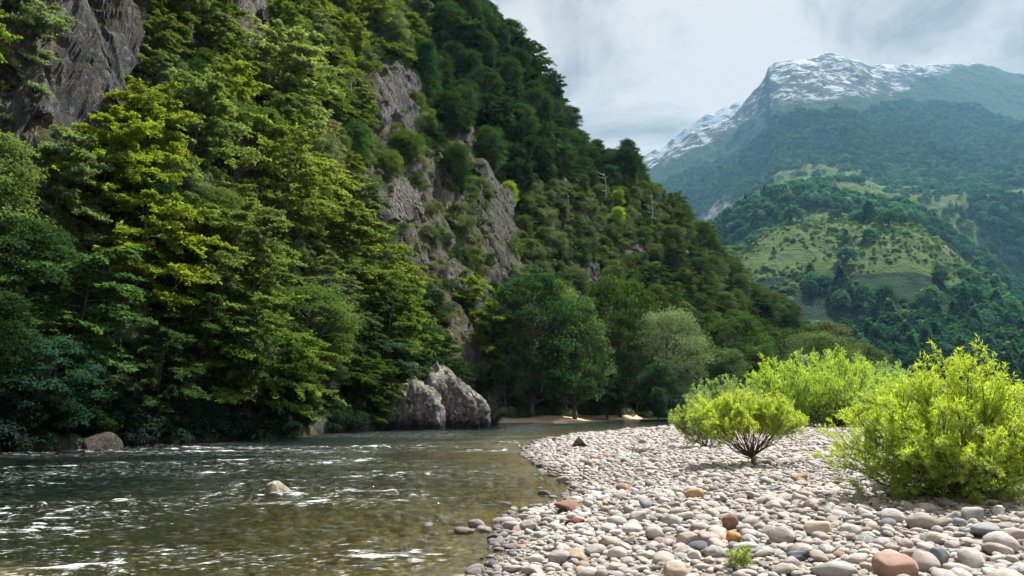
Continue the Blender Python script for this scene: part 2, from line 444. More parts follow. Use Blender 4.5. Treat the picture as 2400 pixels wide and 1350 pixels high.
def zone_sd(px, py, poly):
    px = np.asarray(px, float); py = np.asarray(py, float); q = np.stack([px.ravel(), py.ravel()], 1)
    best = np.full(len(q), 1e18); ins = np.zeros(len(q), bool)
    for i in range(len(poly)):
        a = poly[i]; b = poly[(i + 1) % len(poly)]; ab = b - a; t = np.clip(((q - a) @ ab) / (ab @ ab), 0, 1)
        best = np.minimum(best, ((q - a - t[:, None] * ab) ** 2).sum(1))
        c = ((a[1] > q[:, 1]) != (b[1] > q[:, 1]))
        with np.errstate(divide='ignore', invalid='ignore'): xi = (b[0] - a[0]) * (q[:, 1] - a[1]) / (b[1] - a[1]) + a[0]
        ins ^= c & (q[:, 0] < xi)
    return (np.sqrt(best) * np.where(ins, 1, -1)).reshape(px.shape)
def bare_zone(px, py): return np.max([zone_sd(px, py, z_) for z_ in ZONES], axis=0)
ss = np.concatenate([np.arange(0, 120, 1.5), np.arange(120, 440, 0.5), np.arange(440, len(BD) - 1.01, 1.2)])
dd_ = np.concatenate([np.arange(-3, 60, 0.45), np.arange(60, 150, 1.6)])
S2, D2 = np.meshgrid(ss, dd_, indexing='ij')
hx, hy, hz = h_sd(S2, D2)
zpx, zpy = proj(np.stack([hx, hy, hz], -1))
bz_ = smooth(-22, 28, bare_zone(zpx, zpy) + 26 * fbm(hx * 0.25, hy * 0.25, hz * 0.25, seed=31, oct=3)) * (D2 > 0.5) * (D2 < 75)
ii_ = np.clip(S2.astype(int), 0, len(BD) - 1)
flu = ridge(hx * 0.32, hy * 0.32, hz * 0.09, seed=33, oct=4); ter_ = np.floor(4 * (fbm(hx * 0.18, hy * 0.18, hz * 0.13, seed=35, oct=3) + 1)) / 4
fin_ = ridge(hx * 1.1, hy * 1.1, hz * 0.5, seed=37, oct=3)
oo_ = bz_ * (0.9 * flu + 1.7 * (ter_ - 0.8) + 0.35 * fin_)
hx = hx - BN[ii_, 0] * oo_; hy = hy - BN[ii_, 1] * oo_
m = M('hillside_soil')
co = m.geo().outputs['Position']; nz = m.n('ShaderNodeSeparateXYZ', {0: m.geo().outputs['Normal']}).outputs[2]
veg = m.mix(m.ramp(m.noise(0.35, co, 7, 0.65), [(0.35, 0.0), (0.65, 1.0)]), (0.020, 0.030, 0.010), (0.075, 0.080, 0.028))
veg = m.mix(m.ramp(m.noise(0.13, co, 5), [(0.52, 0.0), (0.66, 0.8)]), veg, (0.08, 0.085, 0.05))
rk = m.mix(m.ramp(m.noise(0.6, m.mapping(co, (1, 1, 0.25)), 8, 0.65), [(0.35, 0.0), (0.65, 1.0)]), (0.05, 0.048, 0.052), (0.21, 0.19, 0.185))
hc = m.mix(m.ramp(m.math('ADD', nz, m.math('MULTIPLY', m.noise(0.8, co, 6), 0.5)), [(0.58, 0.0), (0.78, 1.0)]), rk, veg)
rz_ = m.n('ShaderNodeAttribute', attribute_name='bare').outputs['Fac']
st_ = m.noise(0.9, m.mapping(co, (1, 1, 0.14)), 9, 0.68, 0.7)
rk2 = m.mix(m.ramp(st_, [(0.35, 0.0), (0.6, 1.0)]), (0.022, 0.023, 0.030), (0.125, 0.115, 0.122))
rk2 = m.mix(m.ramp(m.noise(0.3, co, 7, 0.65), [(0.47, 0.0), (0.62, 0.8)]), rk2, (0.145, 0.11, 0.098))
rk2 = m.mix(m.ramp(m.noise(1.9, co, 10, 0.76), [(0.57, 0.0), (0.63, 0.5)]), rk2, (0.42, 0.40, 0.38))
rk2 = m.mix(m.ramp(m.math('ADD', nz, m.math('MULTIPLY', m.noise(0.7, co, 8, 0.7), 0.9)), [(0.80, 0.0), (1.02, 0.9)]), rk2, (0.075, 0.080, 0.032))
hc = m.mix(m.ramp(rz_, [(0.3, 0.0), (0.6, 1.0)]), hc, rk2)
MAT['hill'] = m.done(m.principled(hc, 0.95, m.bump(m.noise(1.2, co, 9, 0.7), 1.0, 0.6), 0.1))
obj('hillside', mesh_np('hillside', np.stack([hx, hy, hz], -1).reshape(-1, 3), grid_quads(len(ss), len(dd_)), mat=MAT['hill'], smooth_=True, attrs={'bare': bz_.ravel()}), kind='structure')

# ---- cliff faces standing out of the slope
CLIFFS = [  # px, py, width px, height px, material, seed, label, outward push
    (205, 175, 320, 520, 'cliff_dark', 1, 'huge dark grey cliff face with rusty streaks at the upper left', 0.5),
    (85, 320, 120, 150, 'cliff', 2, 'pinkish grey rock shoulder with ochre lichen below the huge cliff', 0.35),
    (600, 50, 130, 160, 'cliff', 3, 'grey rock face high between yellow-green trees at the top edge', 0.45),
    (540, 345, 80, 90, 'cliff', 4, 'small mottled grey rock slab below the pale green domed tree', 0.3),
    (910, 230, 150, 230, 'cliff_dark', 5, 'tall dark grey slanting cliff below the dark upper wood', 0.45),
    (930, 475, 160, 140, 'cliff', 6, 'slanting grey ledge with orange lichen in the middle of the slope', 0.3),
    (1065, 480, 45, 170, 'cliff_pale', 7, 'narrow pale cream bare rock strip on the slope', 0.3),
    (1172, 545, 125, 250, 'cliff_crag', 8, 'blocky dark crag above the riverside trees', 0.4),
    (1090, 320, 110, 100, 'cliff_dark', 10, 'weathered dark rock patch among scrub above the pale strip', 0.3),
    (1385, 640, 80, 80, 'cliff_dark', 11, 'small dark rock face behind the riverside trees', 0.3),
    (1500, 580, 80, 50, 'cliff', 12, 'bare grey earth scar on the far wooded slope', 0.15),
    (880, 345, 70, 60, 'cliff', 14, 'small grey slab below the slanting dark cliff', 0.25),
    (1010, 420, 60, 110, 'cliff_dark', 15, 'narrow dark rock rib between the orange-lichened ledge and the pale strip', 0.3),
    (975, 590, 70, 130, 'cliff', 16, 'long grey-brown rock rib below the orange-lichened ledge', 0.25),
    (1320, 520, 60, 50, 'cliff_dark', 17, 'small dark rock outcrop right of the dark crag', 0.25),
    (1050, 640, 60, 130, 'cliff', 18, 'brownish rock streak left of the foot of the dark crag', 0.25),
    (1065, 770, 80, 120, 'cliff', 13, 'grey rock face just above the whitish river outcrop', 0.3),
]
cliff_zones = []
for (px, py, wpx, hpx, mt, sd, lab, push) in CLIFFS:
    hit = hill_hit(px, py)
    if hit is None: continue
    s0, d0 = nearest_s(hit[:1], hit[1:2]); s0 = float(s0[0]); d0 = float(d0[0])
    r = math.hypot(hit[0], hit[1])
    # widths in world metres: the slope is seen obliquely, so find extents by hits
    def ext(px_, py_):
        h = hill_hit(px_, py_)
        if h is None: return None
        a, b = nearest_s(h[:1], h[1:2]); return float(a[0]), float(b[0])
    top = ext(px, py - hpx / 2) or (s0, d0 + hpx / 1800 * r * 0.5)
    bot = ext(px, py + hpx / 2) or (s0, d0 - hpx / 1800 * r * 0.5)
    seg = np.linalg.norm(BD[min(int(s0) + 1, len(BD) - 1)] - BD[int(s0)])
    lf = ext(px - wpx / 2, py); rt = ext(px + wpx / 2, py)
    Wm = wpx / 1800 * r
    half_s = max(0.6 * Wm / seg, 2.0)
    n = 90
    u = np.linspace(-1, 1, n); v = np.linspace(-1, 1, n)
    U, V = np.meshgrid(u, v, indexing='ij')
    # axis of the patch runs from bottom hit to top hit in (s, d)
    sc_ = s0 + V * (top[0] - bot[0]) / 2 * 0.9; dc_ = (top[1] + bot[1]) / 2 + V * (top[1] - bot[1]) / 2
    Sg = np.clip(sc_ + U * half_s, 0, len(BD) - 2); Dg = np.maximum(dc_, -1.5)
    x, y, z = h_sd(Sg, Dg)
    i = Sg.astype(int); ox, oy = -BN[i, 0], -BN[i, 1]
    Lh = abs(top[1] - bot[1])
    q = 1.0 / max(Wm, 3.0); ph = sd * 13.7
    rim = 1.0 - (np.abs(U) ** 2.6 + np.abs(V) ** 2.6) ** (1 / 2.6) + 0.60 * fbm(U * 1.7 + ph, V * 1.7, seed=sd * 7, oct=4) - 0.10
    edge = smooth(0.0, 0.22, rim)
    ramp_ = np.clip((V + 1) / 2, 0, 1) * (1 - smooth(0.35, 1.0, V))
    flute = ridge(x * q * 2.4 + ph, y * q * 2.4, z * q * 0.22, seed=sd, oct=4)
    ter = np.floor(4.0 * (fbm(x * q * 1.6 + ph, y * q * 1.6, z * q * 1.1, seed=sd + 40, oct=3) + 1)) / 4.0
    crack = smooth(0.72, 0.95, ridge(x * q * 3.4, y * q * 3.4 + ph, z * q * 1.2, seed=sd + 60, oct=3))
    fine = ridge(x * q * 9 + ph, y * q * 9, z * q * 4.0, seed=sd + 80, oct=4)
    off = edge * (0.15 + 0.7 * push * ramp_ * Lh * 0.7 + min(Wm, 6.0) * (0.10 * flute + 0.09 * ter - 0.08 * crack + 0.025 * fine)) - (1 - edge) * (1.0 + 0.05 * Wm)
    zz_ = z + edge * Wm * 0.03 * fine
    pts = np.stack([x + ox * off, y + oy * off, zz_], -1)
    me = mesh_np('cliff_face', pts.reshape(-1, 3), grid_quads(n, n), mat=MAT[mt], smooth_=False)
    obj('cliff_face', me, label=lab, category='cliff', group='cliff faces on the wooded slope')
    cliff_zones.append((px, py, wpx * 0.40, hpx * 0.40))
def in_cliff(px, py, shrink=1.0):
    r_ = np.zeros(np.shape(px), bool)
    for (a, b, w, h) in cliff_zones:
        r_ |= ((px - a) / (w * shrink)) ** 2 + ((py - b) / (h * shrink)) ** 2 < 1
    return r_

# ------------------------------------------------------------------ mountains to the right (relief given by bearing and distance)
mpx = np.array([1200, 1400, 1510, 1560, 1640, 1700, 1745, 1790, 1812, 1828, 1836, 1855, 1890, 1960, 2030, 2062, 2090, 2150, 2250, 2400, 2700, 3400], float)
mpy = np.array([560, 430, 365, 345, 295, 270, 246, 196, 172, 150, 128, 112, 99, 91, 86, 98, 113, 116, 114, 121, 190, 400], float)
rpx = np.array([1200, 1560, 1640, 1700, 1760, 1830, 1880, 1960, 2010, 2060, 2130, 2200, 2300, 2400, 2600, 3400], float)
rpy = np.array([700, 590, 548, 505, 478, 452, 436, 438, 455, 465, 472, 510, 592, 670, 740, 880], float)
kpx = np.array([1200, 1600, 1680, 1720, 1800, 1900, 2000, 2080, 2150, 2200, 2250, 2300, 2360, 2420, 2600, 3400], float)
kpy = np.array([820, 720, 640, 580, 532, 512, 510, 500, 505, 530, 580, 632, 686, 728, 800, 900], float)
az = np.concatenate([np.linspace(1380, 2500, 340), np.linspace(2504, 3400, 50)])
mr = np.concatenate([np.linspace(235, 760, 170), np.linspace(765, 2750, 260)])
def crest_r(px): return 2450 + 150 * np.sin(px / 170.0) + 0.15 * (px - 1900)
def mountain_z(px, r):
    e = lambda py: (955 - py) / 1800.0
    lp = px + 14 * noise3(px * 0.02, r * 0.01, seed=61)
    zf = e(835 + 10 * np.sin(px / 60.0)) * 320
    zk = e(np.interp(lp, kpx, kpy)) * 480
    zkd = np.minimum(zk * 1.02, e(np.interp(lp, rpx, rpy)) * 560 - 6)
    zr = e(np.interp(lp, rpx, rpy)) * 700
    base = e(np.clip(np.interp(lp, mpx, mpy) + 330, 420, 700))
    zb0 = np.minimum(zr + 4, base * 860)
    zb = np.maximum(base * 1000, zb0 + 5)
    rc = crest_r(px); zc = e(np.interp(px, mpx, mpy)) * rc
    z = np.zeros_like(r)
    knots = [(235, 0 * px - 2), (320, zf), (480, zk), (560, zkd), (700, zr), (860, zb0), (1000, zb)]
    for (r0, z0), (r1, z1) in zip(knots[:-1], knots[1:]):
        t = np.clip((r - r0) / (r1 - r0), 0, 1); t = 0.5 * t + 0.5 * t * t * (3 - 2 * t)
        z = np.where((r >= r0) & (r < r1), z0 + (z1 - z0) * t, z)
    t = np.clip((r - 1000) / (rc - 1000), 0, 1)
    z = np.where(r >= 1000, zb + (zc - zb) * (0.55 * t + 0.45 * t ** 2.0), z)
    z = np.where(r > rc, zc - (r - rc) * 0.5, z)
    return z
AZ, MR = np.meshgrid(az, mr, indexing='ij')
def mountain_xyz(px, r):
    z = mountain_z(px, r)
    th = np.arctan((px - 1200) / 1800.0)
    # r is distance along +Y
    x = (px - 1200) / 1800.0 * r; y = r
    near = smooth(235, 420, r)
    z = z + near * (r / 700.0) * (5.0 * fbm(x * 0.012, y * 0.012, seed=71, oct=5)) \
        + smooth(900, 1500, r) * (46 * (ridge(x * 0.0042 + z * 0.001, y * 0.003, seed=73, oct=5) - 0.3) + 9 * ridge(x * 0.02, y * 0.02, seed=75, oct=4)) * (1 - 0.7 * smooth(0.93, 1.0, r / crest_r(px)))
    return x, y, z
MS = 1.7
mx_, my_, mz_ = mountain_xyz(AZ, MR)
_, MPY = proj(np.stack([mx_, my_, mz_], -1) * MS)
# ground cover on the mountain: meadow share and bare-rock share, by place
meadow = np.clip(0.5 + 0.9 * fbm(mx_ * 0.006, my_ * 0.004, seed=81, oct=5), 0, 1) * 0.9
def blob(px, r, a, b, wa, wb): return np.exp(-((px - a) / wa) ** 2 - ((r - b) / wb) ** 2)
meadow = np.maximum(meadow, 1.2 * blob(AZ, MR, 2120, 450, 230, 75)); meadow = np.maximum(meadow, 1.0 * blob(AZ, MR, 1850, 460, 200, 80))
meadow = np.maximum(meadow, 1.2 * np.exp(-((MR - (1030 + (AZ - 2200) * 0.55)) / 120.0) ** 2) * smooth(1930, 2000, AZ))
meadow = np.maximum(meadow, 0.8 * blob(AZ, MR, 1660, 1000, 70, 70))
meadow = np.where(MR < 400, meadow * 0.4, meadow); meadow = meadow * (1 - 0.75 * smooth(1250, 1600, MR))
barerock = np.clip(0.75 * blob(AZ, MR, 1700, 1350, 140, 330) + 0.9 * blob(AZ, MR, 2240, 490, 40, 40) + 0.7 * blob(AZ, MR, 1620, 1150, 60, 150) + 0.6 * blob(AZ, MR, 1900, 1120, 60, 60), 0, 1)
snowline = mz_ - (810 + 1.35 * np.clip(AZ - 2040, 0, 400) - 0.35 * np.clip(1800 - AZ, 0, 400))
m = M('mountain_cover')
co = m.mapping(m.geo().outputs['Position'], (1 / MS, 1 / MS, 1 / MS))
A = lambda k: m.n('ShaderNodeAttribute', attribute_name=k).outputs['Fac']
n1 = m.noise(0.02, co, 9, 0.68); n2 = m.noise(0.09, co, 8, 0.7); n3 = m.noise(0.006, m.mapping(co, (1, 1, 1.0)), 8, 0.62)
forest = m.mix(m.ramp(n2, [(0.35, 0.0), (0.65, 1.0)]), (0.010, 0.030, 0.020), (0.036, 0.080, 0.040))
grass = m.mix(m.ramp(n2, [(0.35, 0.0), (0.65, 1.0)]), (0.055, 0.10, 0.034), (0.14, 0.205, 0.070))
c = m.mix(m.ramp(m.math('ADD', A('meadow'), m.math('MULTIPLY', m.math('SUBTRACT', n1, 0.5), 1.1)), [(0.38, 0.0), (0.62, 1.0)]), forest, grass)
nz = m.n('ShaderNodeSeparateXYZ', {0: m.geo().outputs['Normal']}).outputs[2]
rock = m.mix(m.ramp(m.noise(0.03, m.mapping(co, (1, 1, 0.4)), 9, 0.7), [(0.35, 0.0), (0.65, 1.0)]), (0.07, 0.07, 0.075), (0.27, 0.25, 0.24))
rmask = m.ramp(m.math('ADD', A('bare'), m.math('MULTIPLY', m.math('SUBTRACT', n1, 0.5), 1.6)), [(0.35, 0.0), (0.6, 1.0)])
c = m.mix(rmask, c, rock)
hi = m.ramp(m.math('ADD', m.math('MULTIPLY', A('snow'), 0.004), m.math('MULTIPLY', m.math('SUBTRACT', n3, 0.5), 0.9)), [(0.0, 0.0), (0.12, 1.0)])
c = m.mix(hi, c, m.mix(n2, (0.035, 0.042, 0.052), (0.115, 0.115, 0.122)))
sn = m.math('ADD', m.math('MULTIPLY', A('snow'), 0.0007), m.math('MULTIPLY', m.math('SUBTRACT', m.noise(0.02, m.mapping(co, (1, 1, 2.0)), 12, 0.82), 0.5), 4.2))
sn = m.math('ADD', sn, m.math('MULTIPLY', m.math('SUBTRACT', nz, 0.62), 1.2))
smask = m.math('MULTIPLY', m.ramp(sn, [(0.16, 0.0), (0.46, 1.0)]), hi)
c = m.mix(m.math('MULTIPLY', smask, 0.85), c, (0.62, 0.65, 0.70))
hb = m.math('ADD', m.math('MULTIPLY', n2, 1.0), m.math('MULTIPLY', n1, 2.0))
MAT['mountain'] = m.done(m.principled(c, 0.95, m.bump(hb, 1.0, 9.0 * MS), 0.05))
obj('mountain', mesh_np('mountain', np.stack([mx_, my_, mz_], -1).reshape(-1, 3) * MS, grid_quads(len(az), len(mr)), mat=MAT['mountain'], smooth_=True,
    attrs={'meadow': meadow.ravel(), 'bare': barerock.ravel(), 'snow': snowline.ravel()}), kind='structure')
# the snowy ridge behind
bpx = np.array([1300, 1430, 1500, 1560, 1600, 1640, 1665, 1700, 1750, 1790, 1830, 1900, 2000], float)
bpy_ = np.array([470, 400, 358, 324, 294, 262, 240, 228, 208, 188, 178, 190, 240], float)
a2 = np.linspace(1300, 2000, 190); v2 = np.linspace(0, 1, 60)
A2, V2 = np.meshgrid(a2, v2, indexing='ij')
r2 = 2750 + 750 * V2
z2 = (955 - np.interp(A2, bpx, bpy_)) / 1800 * 3500 * (0.25 + 0.75 * V2 ** 1.1)
x2 = (A2 - 1200) / 1800 * r2
z2 = z2 + 40 * ridge(x2 * 0.005, r2 * 0.004, seed=91, oct=5) * V2 * (1.2 - V2) + 12 * fbm(x2 * 0.03, r2 * 0.03, seed=92) - 14
obj('mountain', mesh_np('mountain', np.stack([x2, r2, z2], -1).reshape(-1, 3) * MS, grid_quads(190, 60), mat=MAT['mountain'], smooth_=True,
    attrs={'meadow': 0 * z2.ravel(), 'bare': 0 * z2.ravel() + 0.6, 'snow': (z2 - 560).ravel()}), kind='structure', label='snow-covered ridge behind the main mountain')

# ------------------------------------------------------------------ water
wx = np.concatenate([np.arange(-60, -30, 0.8), np.arange(-30, -14, 0.2), np.arange(-14, 4, 0.085), np.arange(4, 60, 0.6), np.arange(60, 170, 3)])
wy = [4.5]
while wy[-1] < 260: wy.append(wy[-1] + 0.05 * max(1.0, (wy[-1] / 9.0) ** 1.25))
wy = np.array(wy)
WX, WY = np.meshgrid(wx, wy, indexing='ij')
def wave_h(x, y):
    # current runs from the left foreground up to the right; chop lies across the view
    a = R(14); xr = x * math.cos(a) + y * math.sin(a); yr = -x * math.sin(a) + y * math.cos(a)
    rough = 0.40 + 0.60 * smooth(-0.25, 0.35, fbm(xr * 0.16, yr * 0.30, seed=101, oct=3))
    xw = xr + 0.5 * noise3(xr * 0.7, yr * 0.9, seed=108); yw = yr + 0.3 * noise3(xr * 0.5, yr * 0.8, seed=109)
    h = 0.060 * ridge(xw * 0.30, yw * 0.75, seed=102, oct=2) + 0.050 * ridge(xw * 0.75, yw * 1.7, seed=103, oct=2) + 0.030 * ridge(xw * 1.7, yw * 3.3, seed=105, oct=2) + 0.014 * ridge(xr * 3.4, yr * 6.0, seed=104, oct=2)
    return h * rough, rough, xr, yr
WH, WR, XR, YR = wave_h(WX, WY)
sdw = bar_sd(WX, WY)
far = smooth(40, 75, WY)
WH = WH * (1 - 0.7 * far) * (0.35 + 0.65 * smooth(0.0, 2.5, -sdw))
# standing waves and the rapid on the left, a V behind boulders
def bump_at(px, py, lx, ly, h):
    x0, y0 = on_plane(px, py, WATER_Z); return h * np.exp(-((WX - x0) / lx) ** 2 - ((WY - y0) / ly) ** 2)
st = bump_at(60, 1140, 1.6, 0.5, .10) + bump_at(130, 1190, 2.2, 0.45, .09) + bump_at(700, 1150, 0.5, 0.3, .05) + bump_at(1050, 1052, 3.0, .8, .08) + bump_at(990, 1085, 2.4, .5, .06)
WH = WH + st * (0.6 + 0.6 * ridge(WX * 2.2, WY * 3.0, seed=120, oct=3))
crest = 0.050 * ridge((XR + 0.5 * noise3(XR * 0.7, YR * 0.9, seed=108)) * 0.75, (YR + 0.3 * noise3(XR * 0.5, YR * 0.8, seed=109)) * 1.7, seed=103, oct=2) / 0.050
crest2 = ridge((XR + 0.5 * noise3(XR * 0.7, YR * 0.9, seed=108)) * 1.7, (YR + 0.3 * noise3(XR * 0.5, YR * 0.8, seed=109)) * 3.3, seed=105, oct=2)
foam_glint = np.clip(0.10 + 0.62 * smooth(0.15, 0.85, crest) + 0.40 * smooth(0.2, 0.9, crest2), 0, 1) * smooth(0.22, 0.95, WR)  # whitewater on the crests and painted sun glints share this mask
foam_glint = foam_glint * smooth(0.15, 0.9, -sdw)
foam_glint = np.maximum(foam_glint, np.clip(st * 11, 0, 1) * smooth(0.25, 0.8, ridge(XR * 2.6, YR * 5, seed=107, oct=4)))
foam_glint = foam_glint * (1 - far)
nW, nH = len(wx), len(wy)
top = np.stack([WX, WY, WATER_Z + WH], -1).reshape(-1, 3)
bot = np.array([(wx[0], wy[0], -4), (wx[0], wy[-1], -4), (wx[-1], wy[-1], -4), (wx[-1], wy[0], -4)])
m = M('river_water')
co = m.geo().outputs['Position']
co_r = m.mapping(co, rot=(0, 0, R(-14)))
nb = m.math('ADD', m.noise(3.4, m.mapping(co_r, (0.55, 1.2, 1)), 5, 0.62, 0.5), m.math('MULTIPLY', m.noise(13.0, m.mapping(co_r, (0.5, 1.2, 1)), 3, 0.6), 0.35))
nb = m.math('ADD', nb, m.math('MULTIPLY', m.noise(5.5, m.mapping(co_r, (0.4, 1.5, 1), loc=(4, 8, 0)), 2, 0.5, 0.8), 0.8))
bn = m.bump(nb, 1.0, 0.15)
fr = m.n('ShaderNodeFresnel', {'IOR': 1.33, 'Normal': bn})
tr = m.n('ShaderNodeBsdfTransparent', {'Color': (0.90, 0.95, 0.90, 1)})
gl = m.n('ShaderNodeBsdfGlossy', {'Color': (1, 1, 1, 1), 'Roughness': 0.05, 'Normal': bn})
rf = m.n('ShaderNodeBsdfRefraction', {'Color': (0.92, 0.96, 0.90, 1), 'IOR': 1.33, 'Roughness': 0.04, 'Normal': bn})
thru = m.n('ShaderNodeMixShader', {0: 0.55, 1: tr.outputs[0], 2: rf.outputs[0]})
ws = m.n('ShaderNodeMixShader', {0: fr.outputs[0], 1: thru.outputs[0], 2: gl.outputs[0]})
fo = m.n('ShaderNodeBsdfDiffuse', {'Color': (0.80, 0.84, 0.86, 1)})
fa = m.n('ShaderNodeAttribute', attribute_name='foam_glint').outputs['Fac']
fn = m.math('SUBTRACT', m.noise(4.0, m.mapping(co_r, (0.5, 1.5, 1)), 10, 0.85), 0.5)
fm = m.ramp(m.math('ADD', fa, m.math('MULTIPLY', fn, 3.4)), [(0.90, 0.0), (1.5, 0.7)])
glint_dots = m.math('MULTIPLY', m.ramp(m.noise(11.0, m.mapping(co_r, (0.45, 1.5, 1)), 5, 0.72), [(0.575, 0.0), (0.69, 0.72)]), m.ramp(fa, [(0.03, 0.0), (0.22, 1.0)]))  # pale specks: sun glints on the ripples painted as diffuse white
fm = m.math('MAXIMUM', m.math('MULTIPLY', fm, m.math('GREATER_THAN', fa, 0.03)), glint_dots)
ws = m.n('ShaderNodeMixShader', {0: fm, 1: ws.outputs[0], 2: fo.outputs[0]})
va = m.n('ShaderNodeVolumeAbsorption', {'Color': (0.30, 0.50, 0.36, 1), 'Density': 0.95})
m.t.links.new(va.outputs[0], m.out.inputs['Volume'])
MAT['water'] = m.done(ws)
nv = len(top); c00, c01, c11, c10 = 0, nH - 1, nW * nH - 1, (nW - 1) * nH
b0, b1, b2, b3 = nv, nv + 1, nv + 2, nv + 3
wv = np.concatenate([top, bot])
wq = grid_quads(nW, nH)
wt = []
for i in range(nH - 1): wt += [(i, b0 if i < nH // 2 else b1, i + 1)]; 
for i in range(nH - 1): k = (nW - 1) * nH + i; wt += [(k, k + 1, b3 if i < nH // 2 else b2)]
for i in range(nW - 1): k = i * nH; wt += [(k, k + nH, b0 if i < nW // 2 else b3)]
for i in range(nW - 1): k = i * nH + nH - 1; wt += [(k, b1 if i < nW // 2 else b2, k + nH)]
wt += [(nH // 2, b0, b1), ((nW - 1) * nH + nH // 2, b2, b3), (nW // 2 * nH, b3, b0), (nW // 2 * nH + nH - 1, b1, b2), (b0, b3, b2), (b0, b2, b1)]
me = mesh_np('river_water', wv, wq, np.array(wt), mat=MAT['water'], smooth_=True, attrs={'foam_glint': np.concatenate([foam_glint.ravel(), np.zeros(4)])})
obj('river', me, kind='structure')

# ------------------------------------------------------------------ sandy bank on the far shore
s_a, s_b = 8.02 * NSEG, 9.75 * NSEG
sg = np.linspace(s_a, s_b, 90); dg = np.linspace(-8.6, 3.0, 26)
SG, DG = np.meshgrid(sg, dg, indexing='ij')
i = SG.astype(int); f = SG - i
sx = (BD[i, 0] * (1 - f) + BD[i + 1, 0] * f) + BN[i, 0] * DG; sy = (BD[i, 1] * (1 - f) + BD[i + 1, 1] * f) + BN[i, 1] * DG
tt = (SG - s_a) / (s_b - s_a); wid = 7.4 * np.sin(np.clip(tt * 1.08, 0, 1) * math.pi) ** 0.6 * (0.85 + 0.25 * np.sin(tt * 9))
szz = WATER_Z + 0.95 * smooth(-1.0, 0.6, (DG + wid) / np.maximum(wid, 0.8) - 0.55) + 0.08 * fbm(sx * 0.7, sy * 0.7, seed=130) - 0.25 + 0.12 * smooth(-6, 1, DG)
m = M('bank_sand'); co = m.geo().outputs['Position']
sc = m.mix(m.noise(0.9, co, 8, 0.65), (0.36, 0.26, 0.17), (0.62, 0.48, 0.34))
sc = m.mix(m.ramp(m.noise(0.35, co, 5), [(0.56, 0.0), (0.66, 0.7)]), sc, (0.12, 0.085, 0.055))
MAT['sand'] = m.done(m.principled(sc, 0.95, m.bump(m.noise(2.5, co, 8), 0.7, 0.1)))
obj('sand_bank', mesh_np('sand_bank', np.stack([sx, sy, szz], -1).reshape(-1, 3), grid_quads(90, 26), mat=MAT['sand'], smooth_=True), kind='structure')

# ------------------------------------------------------------------ tree prototypes (meshes shared by the copies)
def proto_beech(seed, H=9.0, Rm=4.0, nbr=42, dens=1.0, flat=1.0, leaf=0.21, low=0.10):
    r = np.random.default_rng(seed)
    wood = Acc()
    n = 10; tz = np.linspace(0, 1, n)
    bend = r.normal(size=2) * 0.35
    tp = np.stack([bend[0] * np.sin(tz * 2.2) * H * 0.07, bend[1] * np.sin(tz * 2.6) * H * 0.07, tz * H * 0.97], 1)
    wood.add(*tube(tp, 0.022 * H * (1 - tz * 0.93) * 0.7, 7))
    P, Nn, Lf, LV = [], [], [], []
    for k in range(nbr):
        t = low + (1 - low) * ((k + r.random()) / nbr) ** 0.92
        base = np.array([np.interp(t, tz, tp[:, j]) for j in range(3)])
        if t > 0.40: Lb = Rm * math.sqrt(max(0.03, 1 - ((t - 0.40) / 0.62) ** 2)) 
        else: Lb = Rm * (0.62 + 0.38 * t / 0.40)
        Lb *= r.uniform(0.62, 1.18)
        azm = k * 2.39996 + r.normal() * 0.5
        el = R(6 + 24 * t ** 2 + r.normal() * 8)
        dr = np.array([math.cos(azm), math.sin(azm), 0.0])
        q = np.linspace(0, 1, 6)
        bp = base[None] + dr[None] * (q * Lb)[:, None] + np.array([0, 0, 1.0])[None] * (Lb * (math.tan(el) * q - 0.26 * q ** 2))[:, None]
        wood.add(*tube(bp, 0.0065 * H * (1 - 0.85 * q) * (0.4 + 0.6 * (1 - t)), 4))
        side = np.array([-dr[1], dr[0], 0.0])
        ntw = int(r.integers(12, 18))
        for w in range(ntw):
            qt = 0.20 + 0.80 * (w + r.random()) / ntw
            sg = 1 if w % 2 else -1
            lt = Lb * 0.40 * (1.12 - 0.72 * qt) * r.uniform(0.6, 1.2)
            ang = R(r.uniform(28, 62)) if w < ntw - 1 else 0.0
            td = dr * math.cos(ang) + side * sg * math.sin(ang) + np.array([0, 0, r.normal() * 0.26 + 0.05])
            tb = np.array([np.interp(qt, q, bp[:, j]) for j in range(3)])
            nl = max(8, int(54 * dens * lt))
            a = r.random(nl) ** 0.8
            ps = tb[None] + td[None] * (a * lt)[:, None] + r.normal(size=(nl, 3)) * np.array([0.12, 0.12, 0.055 * flat]) * (0.6 + 0.2 * H / 9)
            ps[:, 2] -= 0.14 * (a * lt) ** 2
            P.append(ps)
            nn = np.array([0, 0, 1.0])[None] + r.normal(size=(nl, 3)) * 0.52 + dr[None] * 0.25
            Nn.append(nn)
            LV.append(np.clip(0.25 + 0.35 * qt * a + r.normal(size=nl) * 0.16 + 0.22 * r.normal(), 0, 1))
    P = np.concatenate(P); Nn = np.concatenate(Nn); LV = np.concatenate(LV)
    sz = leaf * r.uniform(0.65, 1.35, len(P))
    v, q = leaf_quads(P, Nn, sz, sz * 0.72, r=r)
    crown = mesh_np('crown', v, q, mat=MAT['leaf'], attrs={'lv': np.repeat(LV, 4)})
    return wood.mesh('trunk', MAT['bark'], True), crown
